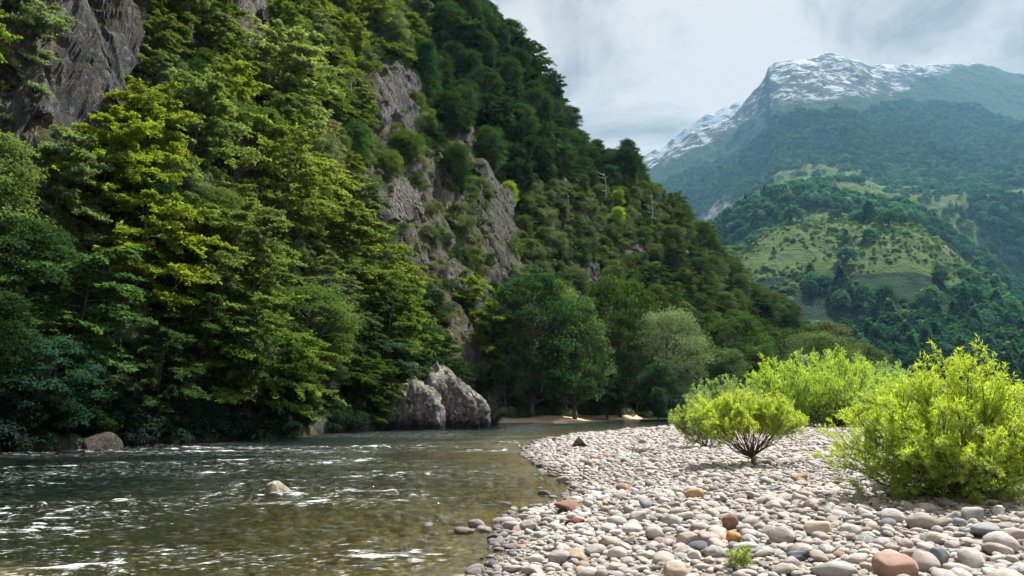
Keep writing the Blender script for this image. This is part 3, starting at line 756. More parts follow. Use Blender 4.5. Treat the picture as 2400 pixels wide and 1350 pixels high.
def proto_clump(seed, H=9.0, Rx=3.4, ncl=46, nleaf=300, leaf=0.22, cone=0.0, base=0.18, crisp=0.85, up=0.5, cl=1.0):
    r = np.random.default_rng(seed)
    wood = Acc()
    n = 8; tz = np.linspace(0, 1, n)
    tp = np.stack([r.normal() * 0.25 * np.sin(tz * 2), r.normal() * 0.25 * np.sin(tz * 2.4), tz * H * 0.85], 1)
    wood.add(*tube(tp, 0.024 * H * (1 - tz * 0.9), 7))
    P, Nn, LV = [], [], []
    for k in range(ncl):
        zf = (k + 0.5) / ncl; zf = base + (1 - base) * zf
        prof = math.sqrt(max(0.04, 1 - ((zf - 0.48) / 0.55) ** 2)) if not cone else (1.05 - zf) ** 0.85 * 1.15
        rad = Rx * prof * r.uniform(0.55, 1.0)
        azm = k * 2.39996 + r.normal() * 0.35
        c = np.array([math.cos(azm) * rad, math.sin(azm) * rad, zf * H * 0.93])
        cs = cl * H * r.uniform(0.085, 0.15) * (1.0 if not cone else 0.8)
        wood.add(*tube(np.stack([np.array([tp[min(6, int(zf * 6)), 0], tp[min(6, int(zf * 6)), 1], max(0.1 * H, (zf - 0.14) * H * 0.85)]), c]), np.array([0.006, 0.002]) * H, 4))
        d = r.normal(size=(nleaf, 3)); d /= np.linalg.norm(d, axis=1)[:, None]
        d[:, 2] = np.where(d[:, 2] < -0.25, -d[:, 2] * 0.6, d[:, 2])
        rr = cs * (crisp + (1 - crisp) * 2 * r.random(nleaf)) * (1 + 0.30 * noise3(d[:, 0] * 2.3 + k, d[:, 1] * 2.3, d[:, 2] * 2.3, seed))
        ps = c[None] + d * rr[:, None] * np.array([1.15, 1.15, 0.72])
        P.append(ps); Nn.append(d + np.array([0, 0, up]) + r.normal(size=(nleaf, 3)) * 0.45)
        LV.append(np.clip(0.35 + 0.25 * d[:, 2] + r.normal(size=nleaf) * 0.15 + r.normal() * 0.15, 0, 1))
    P = np.concatenate(P); Nn = np.concatenate(Nn); LV = np.concatenate(LV)
    sz = leaf * r.uniform(0.6, 1.4, len(P))
    v, q = leaf_quads(P, Nn, sz, sz * 0.75, r=r)
    return wood.mesh('trunk', MAT['bark'], True), mesh_np('crown', v, q, mat=MAT['leaf'], attrs={'lv': np.repeat(LV, 4)})
PROTO = {
    'beech': [proto_beech(11), proto_beech(12, 9, 4.6, 38), proto_beech(13, 9, 3.5, 44), proto_beech(14, 9, 4.3, 36, 1.1), proto_beech(15, 9, 5.2, 32, 1.0, 0.8)],
    'ever': [proto_clump(21, 9, 3.4, 84, 170, 0.20, crisp=0.62, cl=0.68), proto_clump(22, 9, 3.0, 78, 170, 0.20, crisp=0.6, cl=0.68), proto_clump(23, 9, 3.9, 100, 165, 0.20, crisp=0.64, cl=0.66), proto_clump(24, 9, 2.7, 80, 170, 0.19, 0.0, 0.12, 0.6, cl=0.66)],
    'cone': [proto_clump(31, 9, 2.7, 54, 260, 0.18, 1.0, 0.08)],
    'willowtree': [proto_clump(41, 9, 4.3, 70, 330, 0.15, 0.0, 0.10, 0.62, 1.2)],
}
def far_proto(seed, cone, nq=300):
    r = np.random.default_rng(seed)
    d = r.normal(size=(nq, 3)); d /= np.linalg.norm(d, axis=1)[:, None]
    d[:, 2] = np.where(d[:, 2] < -0.5, -d[:, 2], d[:, 2])
    k = 1 + 0.32 * noise3(d[:, 0] * 2.6, d[:, 1] * 2.6, d[:, 2] * 2.6, seed) + 0.12 * r.normal(size=nq)
    p = d * k[:, None] * np.array([0.36, 0.36, 0.46]); p[:, 2] += 0.5
    if cone: s_ = np.clip(1.25 - p[:, 2] * 1.15, 0.06, 1.2); p[:, 0] *= s_; p[:, 1] *= s_; p[:, 2] *= 1.12
    LV = np.clip(0.3 + 0.3 * d[:, 2] + r.normal(size=nq) * 0.18, 0, 1)
    v, q = leaf_quads(p, d + np.array([0, 0, .4]) + r.normal(size=(nq, 3)) * 0.4, 0.15, 0.13, r=r)
    tv, tq = tube(np.array([(0, 0, -0.06), (0, 0, 0.35)]), np.array([0.03, 0.02]), 4)
    return mesh_np('trunk', tv, tq, mat=MAT['bark']), mesh_np('crown', v, q, mat=MAT['leaf'], attrs={'lv': np.repeat(LV, 4)})
FARP = [far_proto(51, 0), far_proto(52, 0), far_proto(53, 1), far_proto(54, 0, 380)]

def plant(kind, name, pos, H, col, label, group, rotz=None, tilt=0.0, tdir=(0, 0), wide=1.0, variant=None, base_h=9.0, src=None, cat='tree'):
    protos = src or PROTO[kind]
    tm, cm = protos[variant if variant is not None else int(rng.integers(len(protos)))]
    rotz = rng.random() * 6.283 if rotz is None else rotz
    q = Matrix.Rotation(rotz, 4, 'Z')
    if tilt:
        ax = Vector((0, 0, 1)).cross(Vector((tdir[0], tdir[1], 0))).normalized()
        q = Matrix.Rotation(tilt, 4, ax) @ q
    k = H / base_h
    e = empty(name, Vector(pos), label, cat, group, q.to_euler(), (k * wide, k * wide, k))
    t = obj('trunk', tm, e); c_ = obj('crown', cm, e)
    c_.color = (*[v * 1.65 for v in col], 1)
    return e

# ---- geometry-node scatter for what nobody could count
def collection_of(meshes, name):
    c = bpy.data.collections.new(name)
    for i, me in enumerate(meshes):
        c.objects.link(bpy.data.objects.new('%s_%02d' % (name, i), me))
    return c
def scatter(name, pts, rot, scl, idx, col, coll, **props):
    me = bpy.data.meshes.new(name)
    me.vertices.add(len(pts)); me.vertices.foreach_set('co', np.ascontiguousarray(pts, np.float32).ravel())
    for k, v in (('rot', rot), ('scl', scl), ('col', col)):
        a = me.attributes.new(k, 'FLOAT_VECTOR', 'POINT'); a.data.foreach_set('vector', np.ascontiguousarray(v, np.float32).ravel())
    a = me.attributes.new('idx', 'INT', 'POINT'); a.data.foreach_set('value', np.ascontiguousarray(idx, np.int32))
    me.update()
    o = obj(name, me, **props)
    g = bpy.data.node_groups.new(name + '_scatter', 'GeometryNodeTree')
    g.interface.new_socket('Geometry', in_out='INPUT', socket_type='NodeSocketGeometry')
    g.interface.new_socket('Geometry', in_out='OUTPUT', socket_type='NodeSocketGeometry')
    N = g.nodes; L = g.links
    gi = N.new('NodeGroupInput'); go = N.new('NodeGroupOutput')
    ip = N.new('GeometryNodeInstanceOnPoints')
    ci = N.new('GeometryNodeCollectionInfo'); ci.inputs['Collection'].default_value = coll
    ci.inputs['Separate Children'].default_value = True; ci.inputs['Reset Children'].default_value = True
    def at(nm, dt):
        n = N.new('GeometryNodeInputNamedAttribute'); n.data_type = dt; n.inputs['Name'].default_value = nm; return n.outputs['Attribute']
    e2r = N.new('FunctionNodeEulerToRotation'); L.new(at('rot', 'FLOAT_VECTOR'), e2r.inputs[0])
    L.new(gi.outputs[0], ip.inputs['Points']); L.new(ci.outputs[0], ip.inputs['Instance'])
    ip.inputs['Pick Instance'].default_value = True
    L.new(at('idx', 'INT'), ip.inputs['Instance Index']); L.new(e2r.outputs[0], ip.inputs['Rotation']); L.new(at('scl', 'FLOAT_VECTOR'), ip.inputs['Scale'])
    L.new(ip.outputs[0], go.inputs[0])
    md = o.modifiers.new('scatter', 'NODES'); md.node_group = g
    return o

# ------------------------------------------------------------------ trees on the near slope
G_SUN = (0.125, 0.150, 0.026); G_MID = (0.070, 0.100, 0.024); G_DARK = (0.026, 0.048, 0.016); G_GREY = (0.105, 0.125, 0.060)
G_PALE = (0.150, 0.175, 0.070); G_LIME = (0.20, 0.26, 0.02); G_BLUE = (0.050, 0.085, 0.045); G_BROWN = (0.14, 0.085, 0.035)
used = []   # x, y, spacing
def slope_dir(p):
    s_, d_ = nearest_s(p[:1], p[1:2]); n_ = BN[int(s_[0])]; return -n_[0], -n_[1], float(d_[0])
HAND = [  # px, py of the crown middle, height px, kind, colour, wide, variant, label
    (640, 190, 250, 'beech', G_PALE, 1.15, 1, 'broad pale yellow-green tree with a domed top below the upper rock face'),
    (425, 320, 300, 'beech', (0.115, 0.150, 0.050), 1.0, 0, 'tall grey-green layered tree just right of the huge cliff'),
    (235, 410, 260, 'beech', (0.150, 0.190, 0.022), 1.1, 3, 'bright yellow-green tree at the foot of the huge dark cliff'),
    (85, 470, 280, 'beech', (0.10, 0.135, 0.055), 0.9, 2, 'pale grey-green layered tree at the left edge below the rock shoulder'),
    (15, 110, 260, 'beech', (0.115, 0.145, 0.075), 1.0, 0, 'greyish green tree in the top left corner beside the cliff'),
    (660, 440, 280, 'beech', (0.130, 0.155, 0.035), 1.1, 4, 'wide yellow-green tree in the middle of the left slope'),
    (300, 620, 300, 'beech', (0.140, 0.165, 0.020), 1.15, 1, 'sunlit yellow-green beech with layered sprays over the shaded bank'),
    (520, 640, 300, 'beech', (0.095, 0.120, 0.035), 1.1, 3, 'olive green layered beech halfway down the left slope'),
    (780, 620, 300, 'beech', (0.105, 0.130, 0.028), 1.1, 0, 'olive green beech above the dark water left of the outcrop'),
    (150, 760, 300, 'beech', (0.060, 0.105, 0.030), 1.2, 4, 'dark green spreading beech low on the left bank'),
    (560, 850, 280, 'beech', (0.100, 0.135, 0.028), 1.2, 4, 'beech with yellowish sprays hanging over the far water'),
    (900, 790, 260, 'beech', (0.085, 0.115, 0.028), 1.1, 1, 'layered green beech leaning over the whitish outcrop'),
    (75, 920, 230, 'ever', (0.032, 0.070, 0.038), 1.1, 2, 'bluish green bush-like tree at the shaded water edge on the left'),
    (825, 335, 120, 'ever', (0.040, 0.075, 0.022), 0.9, 0, 'small round dark green tree alone on the mid slope'),
    (985, 165, 170, 'cone', (0.022, 0.052, 0.020), 0.9, 0, 'dark green conical tree beside the slanting cliff'),
    (1188, 455, 75, 'ever', G_LIME, 0.9, 1, 'small bright lime green shrub-tree on the upper slope'),
    (1445, 510, 62, 'ever', G_LIME, 1.0, 3, 'lime green small tree near the far slope scar'),
    (1445, 465, 50, 'ever', (0.16, 0.21, 0.02), 1.0, 1, 'yellowish small tree below the dark far-slope crowns'),
    (1220, 590, 50, 'ever', (0.16, 0.17, 0.02), 0.8, 1, 'yellow-green shrub at the right foot of the dark crag'),
    (1130, 800, 190, 'beech', (0.105, 0.13, 0.024), 0.85, 2, 'small layered beech between the outcrop and the big riverside tree'),
    (240, 640, 60, 'beech', G_BROWN, 1.3, 4, 'rusty brown dying branchlet tree in the shaded lower slope'),
    (210, 445, 70, 'beech', (0.15, 0.10, 0.04), 1.2, 4, 'brownish thin tree under the bright yellow-green tree'),
    (740, 330, 130, 'beech', (0.12, 0.105, 0.075), 1.1, 4, 'greyish bare-twigged tree left of the round dark tree'),
]
for (px, py, hp, kd, col, wd, vr, lab) in HAND:
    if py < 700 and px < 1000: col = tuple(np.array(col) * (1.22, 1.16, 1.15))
    base = hill_hit(px, py + hp * 0.42)
    if base is None: base = hill_hit(px, py + hp * 0.2)
    if base is None: continue
    H = hp / 1800 * math.hypot(base[0], base[1]) * 0.95
    dx, dy, d_ = slope_dir(base)
    used.append((base[0], base[1], H * 0.20))
    plant(kd, 'beech_tree' if kd == 'beech' else 'evergreen_tree', base - np.array([0, 0, 0.4]), H, col, lab, 'trees on the near slope', tilt=R(7), tdir=(dx, dy), wide=wd, variant=vr)
# riverside trees on the flat behind the sandy bank
def bank_pos(px, Y, z=0.5): return np.array([(px - 1200) / 1800 * Y, Y, z])
BANK = [  # px, distance, top py, kind, colour, wide, variant, label
    (1245, 99, 632, 'ever', (0.034, 0.066, 0.026), 0.72, 2, 'tall dark green broad tree behind the sandy bank'),
    (1345, 104, 690, 'ever', (0.060, 0.095, 0.040), 0.72, 0, 'leafy mid green tree right of the tall dark riverside tree'),
    (1185, 97, 672, 'ever', (0.075, 0.105, 0.045), 0.6, 3, 'paler green tree left of the tall dark riverside tree'),
    (1300, 110, 655, 'ever', (0.105, 0.125, 0.022), 0.5, 1, 'yellow-green crown behind the two big riverside trees'),
    (1568, 116, 722, 'willowtree', (0.135, 0.165, 0.095), 0.72, 0, 'silvery grey-green willow tree with a feathery dome'),
    (1450, 122, 642, 'ever', (0.045, 0.075, 0.018), 0.62, 2, 'rounded deep green tree behind the silvery willow'),
    (1540, 107, 850, 'ever', (0.026, 0.054, 0.026), 0.9, 0, 'dark green bushy tree below the silvery willow'),
    (1540, 103, 905, 'ever', (0.034, 0.064, 0.034), 0.72, 3, 'small rounded dark shrub-tree at the far water edge'),
    (1640, 122, 790, 'ever', (0.060, 0.090, 0.036), 0.8, 1, 'mid green tree right of the silvery willow'),
    (1720, 136, 735, 'ever', (0.046, 0.076, 0.024), 0.8, 2, 'dark green tree beyond the bright willow shrubs'),
    (1700, 118, 815, 'ever', (0.075, 0.105, 0.045), 0.9, 0, 'leafy green tree behind the left of the willow shrubs'),
    (1780, 128, 805, 'ever', (0.055, 0.085, 0.032), 0.9, 3, 'green bushy tree behind the middle willow shrub'),
    (1915, 150, 775, 'willowtree', (0.085, 0.115, 0.050), 0.9, 0, 'rounded olive green tree behind the tallest middle willow'),
    (1940, 185, 752, 'ever', (0.085, 0.085, 0.040), 0.9, 1, 'brownish green tree at the foot of the far slope'),
    (1880, 170, 760, 'ever', (0.035, 0.06, 0.02), 0.9, 2, 'dark tree at the end of the near slope'),
    (2010, 190, 800, 'ever', (0.06, 0.085, 0.035), 1.0, 0, 'olive tree behind the right-hand willow shrubs'),
    (1420, 113, 860, 'ever', (0.022, 0.042, 0.02), 1.0, 1, 'shaded dark tree between the riverside tree and the willow'),
    (1130, 93, 872, 'ever', (0.030, 0.052, 0.02), 0.8, 3, 'low dark tree beside the outcrop at the sandy bank'),
]
for (px, Y, tp, kd, col, wd, vr, lab) in BANK:
    b = bank_pos(px, Y, 0.3)
    b[2] = max(0.25, float(hill_z(b[0:1], b[1:2])[0])) - 0.2
    # height from the pixel row of the top
    lo, hi_ = 1.0, 60.0
    for _ in range(40):
        mid = (lo + hi_) / 2; yy = proj(np.array([b[0], b[1], b[2] + mid]))[1]
        if yy > tp: lo = mid
        else: hi_ = mid
    used.append((b[0], b[1], 1.5))
    plant(kd, 'willow_tree' if kd == 'willowtree' else ('beech_tree' if kd == 'beech' else 'riverside_tree'), b, mid, col, lab, 'trees along the far river bank', wide=wd * 1.05, variant=vr)

# random cover: dart throwing over the slope
cand = []
NS = 9000
sr = rng.uniform(2.6 * NSEG, 13.2 * NSEG, NS); dr_ = rng.uniform(0.3, 95, NS)
tx, ty, tz_ = h_sd(sr, dr_)
ppx, ppy = proj(np.stack([tx, ty, tz_ + 3], -1))
dist = np.hypot(tx, ty)
# skyline test: highest ground in front of each point
azb = np.linspace(-400, 2700, 311); rb = np.arange(20, 340, 2.0)
ABm, RBm = np.meshgrid(azb, rb, indexing='ij')
gxz = (ABm - 1200) / 1800 * RBm
sky_py = np.zeros_like(ABm)
for a_ in range(0, len(azb), 20):
    zc_ = hill_z(gxz[a_:a_+20], RBm[a_:a_+20]); sky_py[a_:a_+20] = proj(np.stack([gxz[a_:a_+20], RBm[a_:a_+20], zc_], -1))[1]
sky_min = np.minimum.accumulate(sky_py, axis=1)
def hidden(px, y, py):
    a_ = np.clip(np.searchsorted(azb, px) - 0, 0, len(azb) - 1); b_ = np.clip(((y - 20) / 2.0).astype(int) - 3, 0, len(rb) - 1)
    return py > sky_min[a_, b_] + 8
top_px, top_py = proj(np.stack([tx, ty, tz_ + 9.0], -1))
ok = (ppx > -160) & (ppx < 2080) & (top_py < 1060) & (ppy > -330) & ~hidden(top_px, ty, top_py) & ~in_cliff(ppx, ppy)
order = np.where(ok)[0]
bz_all = np.max([bare_zone(*proj(np.stack([tx, ty, tz_ + k_], -1))) for k_ in (0.5, 3.0, 5.5)], axis=0)
cell = {}
def near_used(x, y, sp):
    ci_, cj = int(x // 6), int(y // 6)
    for a_ in (-1, 0, 1):
        for b_ in (-1, 0, 1):
            for (ux, uy, us) in cell.get((ci_ + a_, cj + b_), ()):
                if (x - ux) ** 2 + (y - uy) ** 2 < ((sp + us) * 0.5) ** 2: return True
    return False
for u_ in used: cell.setdefault((int(u_[0] // 6), int(u_[1] // 6)), []).append((u_[0], u_[1], u_[2] * 2))
for i_ in order:
    x, y, z, px, py = tx[i_], ty[i_], tz_[i_], ppx[i_], ppy[i_]
    d_ = dr_[i_]
    u = rng.random()
    upper_dark = px > 1000 + 0.35 * max(0, 300 - py) * 0 and (py < 420) and px > 1010
    mid_scrub = 820 < px < 1560 and 380 < py < 660 
    if upper_dark:
        kd, H, col = ('ever' if u < 0.6 else 'beech'), rng.uniform(6.0, 10.5), np.array(G_DARK) * rng.uniform(0.7, 1.5)
    elif mid_scrub:
        if u > 0.55: continue
        kd, H = ('ever' if u < 0.3 else 'beech'), rng.uniform(3.0, 5.5)
        col = np.array(random.choice([G_MID, G_GREY, G_DARK, (0.080, 0.10, 0.045), (0.085, 0.10, 0.05)])) * rng.uniform(0.75, 1.15)
    elif px > 1340:
        kd, H, col = ('ever' if u < 0.55 else 'beech'), rng.uniform(6, 10), np.array(random.choice([G_DARK, G_MID, (0.06, 0.075, 0.02), (0.070, 0.088, 0.030), (0.045, 0.07, 0.02)])) * rng.uniform(0.8, 1.2)
    else:
        kd, H = ('beech' if u < 0.72 else 'ever'), rng.uniform(3.8, 7.6)
        col = np.array(random.choice([G_SUN, G_MID, G_MID, (0.095, 0.12, 0.035), G_GREY, (0.11, 0.145, 0.024)])) * rng.uniform(0.75, 1.15)
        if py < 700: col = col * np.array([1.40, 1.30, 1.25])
        if py > 740: col = col * np.array([0.42, 0.55, 0.68])  # shade on the lower bank put into the leaf colour
        if kd == 'ever': col = np.array(random.choice([G_DARK, G_MID, G_GREY, (0.08, 0.105, 0.03)])) * rng.uniform(0.9, 1.3)
    cpx, cpy = proj(np.array([[x, y, z + 0.5 * H], [x, y, z + 0.9 * H]]))
    if in_cliff(cpx, cpy).any() and rng.random() < 0.93: continue
    if bz_all[i_] > 4 and rng.random() < (0.86 if px > 700 else 0.97): continue
    sp = H * (0.40 if px < 1000 else 0.46)
    if near_used(x, y, sp): continue
    cell.setdefault((int(x // 6), int(y // 6)), []).append((x, y, sp))
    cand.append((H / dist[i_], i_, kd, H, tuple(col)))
cand.sort(key=lambda c_: -c_[0])
LM = [(205,165,'the huge dark cliff'),(85,320,'the pinkish rock shoulder'),(600,50,'the upper grey rock face'),(640,190,'the domed pale tree'),(910,230,'the slanting dark cliff'),
      (930,475,'the lichened ledge'),(1065,480,'the pale rock strip'),(1172,545,'the dark crag'),(1030,920,'the whitish outcrop'),(1500,580,'the bare earth scar'),(300,620,'the sunlit beech'),
      (75,920,'the bluish bush'),(1250,780,'the tall riverside tree'),(1570,800,'the silvery willow'),(560,850,'the overhanging beech'),(985,165,'the conical dark tree'),(1445,510,'the lime far tree'),(1330,250,'the steep skyline'),(1500,370,'the skyline shoulder')]
PENDING = []   # object, phrase, px : ordinals are added where a phrase is not yet unique
def relation(px, py, marks):
    k = min(marks, key=lambda q: (q[0] - px) ** 2 + (q[1] - py) ** 2)
    dx, dy = px - k[0], py - k[1]
    return (('right of ' if dx > 0 else 'left of ') if abs(dx) > abs(dy) else ('below ' if dy > 0 else 'above ')) + k[2]
def zone_label(kd, px, py, col, size_px):
    g = col[1]
    tone = 'dark green' if g < 0.062 else ('mid green' if g < 0.105 else ('yellow-green' if col[2] < 0.04 else 'grey-green'))
    sz = 'tall ' if size_px > 190 else ('' if size_px > 95 else 'small ')
    return sz + tone + (' layered beech ' if kd == 'beech' else ' rounded evergreen ') + relation(px, py, LM)
ORD = ['first', 'second', 'third', 'fourth', 'fifth', 'sixth', 'seventh', 'eighth', 'ninth', 'tenth', 'eleventh', 'twelfth']
def settle_labels():
    by = {}
    for o, ph, px in PENDING: by.setdefault(ph, []).append((px, o))
    for ph, l in by.items():
        l.sort(key=lambda q: q[0])
        for k, (px, o) in enumerate(l):
            o['label'] = ph if len(l) == 1 else ph + ', ' + (ORD[k] if k < 12 else '%dth' % (k + 1)) + ' from the left'
rest = []
for n_, (k_, i_, kd, H, col) in enumerate(cand):
    p = np.array([tx[i_], ty[i_], tz_[i_] - 0.35])
    if n_ < 262:
        dx, dy, d_ = slope_dir(p)
        lab = zone_label(kd, ppx[i_], ppy[i_], col, 1800 * H / dist[i_])
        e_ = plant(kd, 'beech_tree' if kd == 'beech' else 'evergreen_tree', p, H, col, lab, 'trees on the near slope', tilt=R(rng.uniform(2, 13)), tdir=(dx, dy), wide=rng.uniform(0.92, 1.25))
        PENDING.append((e_, lab, float(ppx[i_])))
    else: rest.append((p, kd, H, col))
print('hill trees', len(cand), 'rest', len(rest))

MAT['snag'] = bark('snag_wood', (0.30, 0.29, 0.27), (0.46, 0.44, 0.41))
for (px, py, hp, lab) in [(818, 215, 90, 'bare pale dead trunk at the left of the slanting cliff'), (1108, 200, 80, 'bare grey snag in the dark upper wood'), (1417, 440, 90, 'thin pale dead trunk on the far slope'), (1275, 520, 60, 'short dead snag right of the dark crag'),
                          (1527, 490, 80, 'pale dead trunk near the far skyline'), (1330, 480, 70, 'leaning grey snag in the scrub of the far slope')]:
    b_ = hill_hit(px, py + hp * 0.5)
    if b_ is None: continue
    H = hp / 1800 * math.hypot(b_[0], b_[1]); acc = Acc(); q = np.linspace(0, 1, 6)
    acc.add(*tube(np.stack([0.05 * H * np.sin(q * 3), 0 * q, q * H], 1), 0.022 * H * (1 - .8 * q), 6))
    for k in range(7):
        z_ = rng.uniform(.35, .95) * H; a_ = rng.uniform(0, 6.28); l_ = H * rng.uniform(.1, .24)
        acc.add(*tube(np.array([(0.05 * H * math.sin(z_ / H * 3), 0, z_), (math.cos(a_) * l_, math.sin(a_) * l_, z_ + l_ * .5)]), np.array([.007, .002]) * H, 4))
    o = obj('dead_tree', acc.mesh('dead_tree', MAT['snag'], True), label=lab, category='tree', group='dead trees on the near slope'); o.location = b_ - np.array([0, 0, .3])
# instanced versions of the prototypes (same shapes, tint read from the instance)
def as_instanced(me, name):
    c_ = me.copy(); c_.name = name; c_.materials.clear(); c_.materials.append(MAT['leaf_i']); return c_
wood_coll = None
inst_meshes = [as_instanced(PROTO['beech'][k][1], 'far_beech') for k in range(3)] + [as_instanced(PROTO['ever'][k][1], 'far_evergreen') for k in range(4)]
COLL_T = collection_of(inst_meshes, 'slope_wood')
if rest:
    n_ = len(rest)
    scl = np.array([[H / 9 * rng.uniform(.95, 1.2)] * 2 + [H / 9] for (_, _, H, _) in rest])
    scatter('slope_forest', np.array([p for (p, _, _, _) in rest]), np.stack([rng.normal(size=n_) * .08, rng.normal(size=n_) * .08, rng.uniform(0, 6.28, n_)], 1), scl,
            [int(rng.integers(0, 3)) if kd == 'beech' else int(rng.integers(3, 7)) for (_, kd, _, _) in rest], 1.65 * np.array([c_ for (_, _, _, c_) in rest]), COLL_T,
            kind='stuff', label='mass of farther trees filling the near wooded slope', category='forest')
# undergrowth
def shrub_mesh(seed, nb=9, nl=150, leaf=0.11):
    r = np.random.default_rng(seed); P, Nn, LV = [], [], []
    for k in range(nb):
        c = np.array([r.normal() * 0.42, r.normal() * 0.42, r.uniform(0.15, 0.75)])
        d = r.normal(size=(nl, 3)); d /= np.linalg.norm(d, axis=1)[:, None]; d[:, 2] = np.where(d[:, 2] < -.2, -d[:, 2], d[:, 2])
        P.append(c + d * r.uniform(0.2, 0.42) * (0.8 + 0.4 * r.random(nl))[:, None]); Nn.append(d + np.array([0, 0, .5]) + r.normal(size=(nl, 3)) * .5)
        LV.append(np.clip(.35 + .25 * d[:, 2] + r.normal(size=nl) * .15 + r.normal() * .12, 0, 1))
    P = np.concatenate(P); v, q = leaf_quads(P, np.concatenate(Nn), leaf * r.uniform(.6, 1.4, len(P)), leaf * .7, r=r)
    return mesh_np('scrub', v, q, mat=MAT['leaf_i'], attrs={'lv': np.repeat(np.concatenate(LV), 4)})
COLL_S = collection_of([shrub_mesh(61), shrub_mesh(62, 7, 170), shrub_mesh(63, 12, 130, 0.09)], 'scrub')
NU = 22000
su = rng.uniform(2.4 * NSEG, 13.4 * NSEG, NU); du = rng.uniform(0.0, 90, NU)
ux, uy, uz = h_sd(su, du)
upx, upy = proj(np.stack([ux, uy, uz + 1], -1))
ubz = bare_zone(upx, upy)
okk = (upx > -200) & ((ubz < 0) | (rng.random(NU) < np.where(upx > 700, 0.85, 0.14))) & (upx < 2100) & (upy > -260) & ~hidden(upx, uy, upy - 10) & (~in_cliff(upx, upy, 0.92) | (rng.random(NU) < 0.14))
ux, uy, uz, upx, upy = ux[okk], uy[okk], uz[okk], upx[okk], upy[okk]; nU = len(ux)
pal = 1.6 * np.array([G_MID, G_GREY, G_DARK, G_GREY, (0.09, 0.105, 0.045), (0.085, 0.10, 0.06), (0.06, 0.085, 0.02), (0.10, 0.13, 0.03)])
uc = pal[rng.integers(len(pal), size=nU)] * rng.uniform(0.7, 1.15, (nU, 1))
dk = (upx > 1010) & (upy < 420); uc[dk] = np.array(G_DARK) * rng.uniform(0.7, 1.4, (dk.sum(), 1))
low_shade = (upy > 880) & (upx < 1150); uc[low_shade] *= np.array([0.22, 0.30, 0.40])  # shadow along the waterline painted into the scrub tint
us_ = rng.uniform(0.7, 1.7, nU) * np.where(np.hypot(ux, uy) > 110, 1.5, 1.0)
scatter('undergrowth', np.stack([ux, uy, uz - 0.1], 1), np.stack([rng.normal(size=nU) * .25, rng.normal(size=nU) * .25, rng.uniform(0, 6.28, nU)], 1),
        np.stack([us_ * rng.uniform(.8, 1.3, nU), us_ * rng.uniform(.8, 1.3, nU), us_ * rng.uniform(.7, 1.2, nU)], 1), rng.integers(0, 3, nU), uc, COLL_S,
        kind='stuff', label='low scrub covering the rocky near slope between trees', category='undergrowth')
print('undergrowth', nU)

# ------------------------------------------------------------------ trees on the mountains
NM = 60000
amx = rng.uniform(1480, 2520, NM); amr = 260 + 1900 * rng.random(NM) ** 1.25
fx, fy, fz = mountain_xyz(amx, amr)
fx, fy, fz = fx * MS, fy * MS, fz * MS
fpx, fpy = proj(np.stack([fx, fy, fz], -1))
md_i = np.clip(np.searchsorted(az, amx), 0, len(az) - 1); mr_i = np.clip(np.searchsorted(mr, amr), 0, len(mr) - 1)
mead = meadow[md_i, mr_i]; bare_ = barerock[md_i, mr_i]; snw = snowline[md_i, mr_i]
keep = (snw < -90) & (bare_ < 0.35 + 0.3 * rng.random(NM))
forest_p = np.clip(1.15 - 1.5 * mead, 0.03, 1.0)
knoll = (amr > 345) & (amr < 560) & (amx < 2260); forest_p = np.where(knoll, 0.012 + 0.12 * (fbm(fx * 0.018, fy * 0.018, seed=77) > 0.25), forest_p)
ridge_b = (amr > 640) & (amr < 780); forest_p = np.where(ridge_b, 1.0, forest_p)
foot = amr < 345; forest_p = np.where(foot, 1.0, forest_p)
dens_r = np.clip(amr / 1400, 0.25, 1.0)
keep &= rng.random(NM) < forest_p * dens_r
mountain_min = np.minimum.accumulate(MPY, axis=1)
keep &= fpy < mountain_min[md_i, np.maximum(mr_i - 3, 0)] + 30
keep &= (fpx > 1520) & (fpx < 2480) & (fpy > 40)
K = np.where(keep)[0]
HT = MS * rng.uniform(5.5, 11.0, NM); HT = np.where(amr < 400, HT * 1.15, HT)
sizep = HT[K] / amr[K]
K = K[np.argsort(-sizep)]
taken = {}
sel = []; rest_m = []
for i_ in K:
    x, y = fx[i_], fy[i_]; sp = HT[i_] * 0.5; c0 = (int(x // 20), int(y // 20)); bad = False
    for a_ in (-1, 0, 1):
        for b_ in (-1, 0, 1):
            for (ux2, uy2) in taken.get((c0[0] + a_, c0[1] + b_), ()):
                if (x - ux2) ** 2 + (y - uy2) ** 2 < sp * sp: bad = True; break
    if bad: continue
    taken.setdefault(c0, []).append((x, y)); 
    (sel if len(sel) < 200 and amr[i_] < 800 else rest_m).append(i_)
fcol = np.array([(0.013, 0.036, 0.022), (0.019, 0.047, 0.027), (0.030, 0.062, 0.030), (0.016, 0.044, 0.032)])
for i_ in sel:
    vv = int(rng.integers(4)); shp_ = 'pointed' if vv == 2 else 'rounded'
    if amr[i_] < 345: lab = 'dark %s tree in the shaded wood at the mountain foot'; gp = 'trees at the foot of the mountain'
    elif amr[i_] < 600: lab = 'dark %s tree on the grassy green knoll'; gp = 'scattered trees on the knoll'
    else: lab = 'dark %s tree crowning the middle ridge'; gp = 'trees on the middle ridge'
    lab = ('big ' if HT[i_] > 16 else 'small ' if HT[i_] < 12 else '') + lab % shp_
    e_ = plant('far', 'distant_tree', (fx[i_], fy[i_], fz[i_] - 0.3), HT[i_], fcol[vv] * rng.uniform(.75, 1.3), lab, gp, wide=rng.uniform(.9, 1.25), base_h=1.0, src=FARP, variant=vv)
    PENDING.append((e_, lab, float(fpx[i_])))
COLL_F = collection_of([as_instanced(f_[1], 'mountain_tree') for f_ in FARP], 'mountain_wood')
rm = np.array(rest_m); nR = len(rm)
fs = HT[rm] * rng.uniform(.8, 1.1, nR)
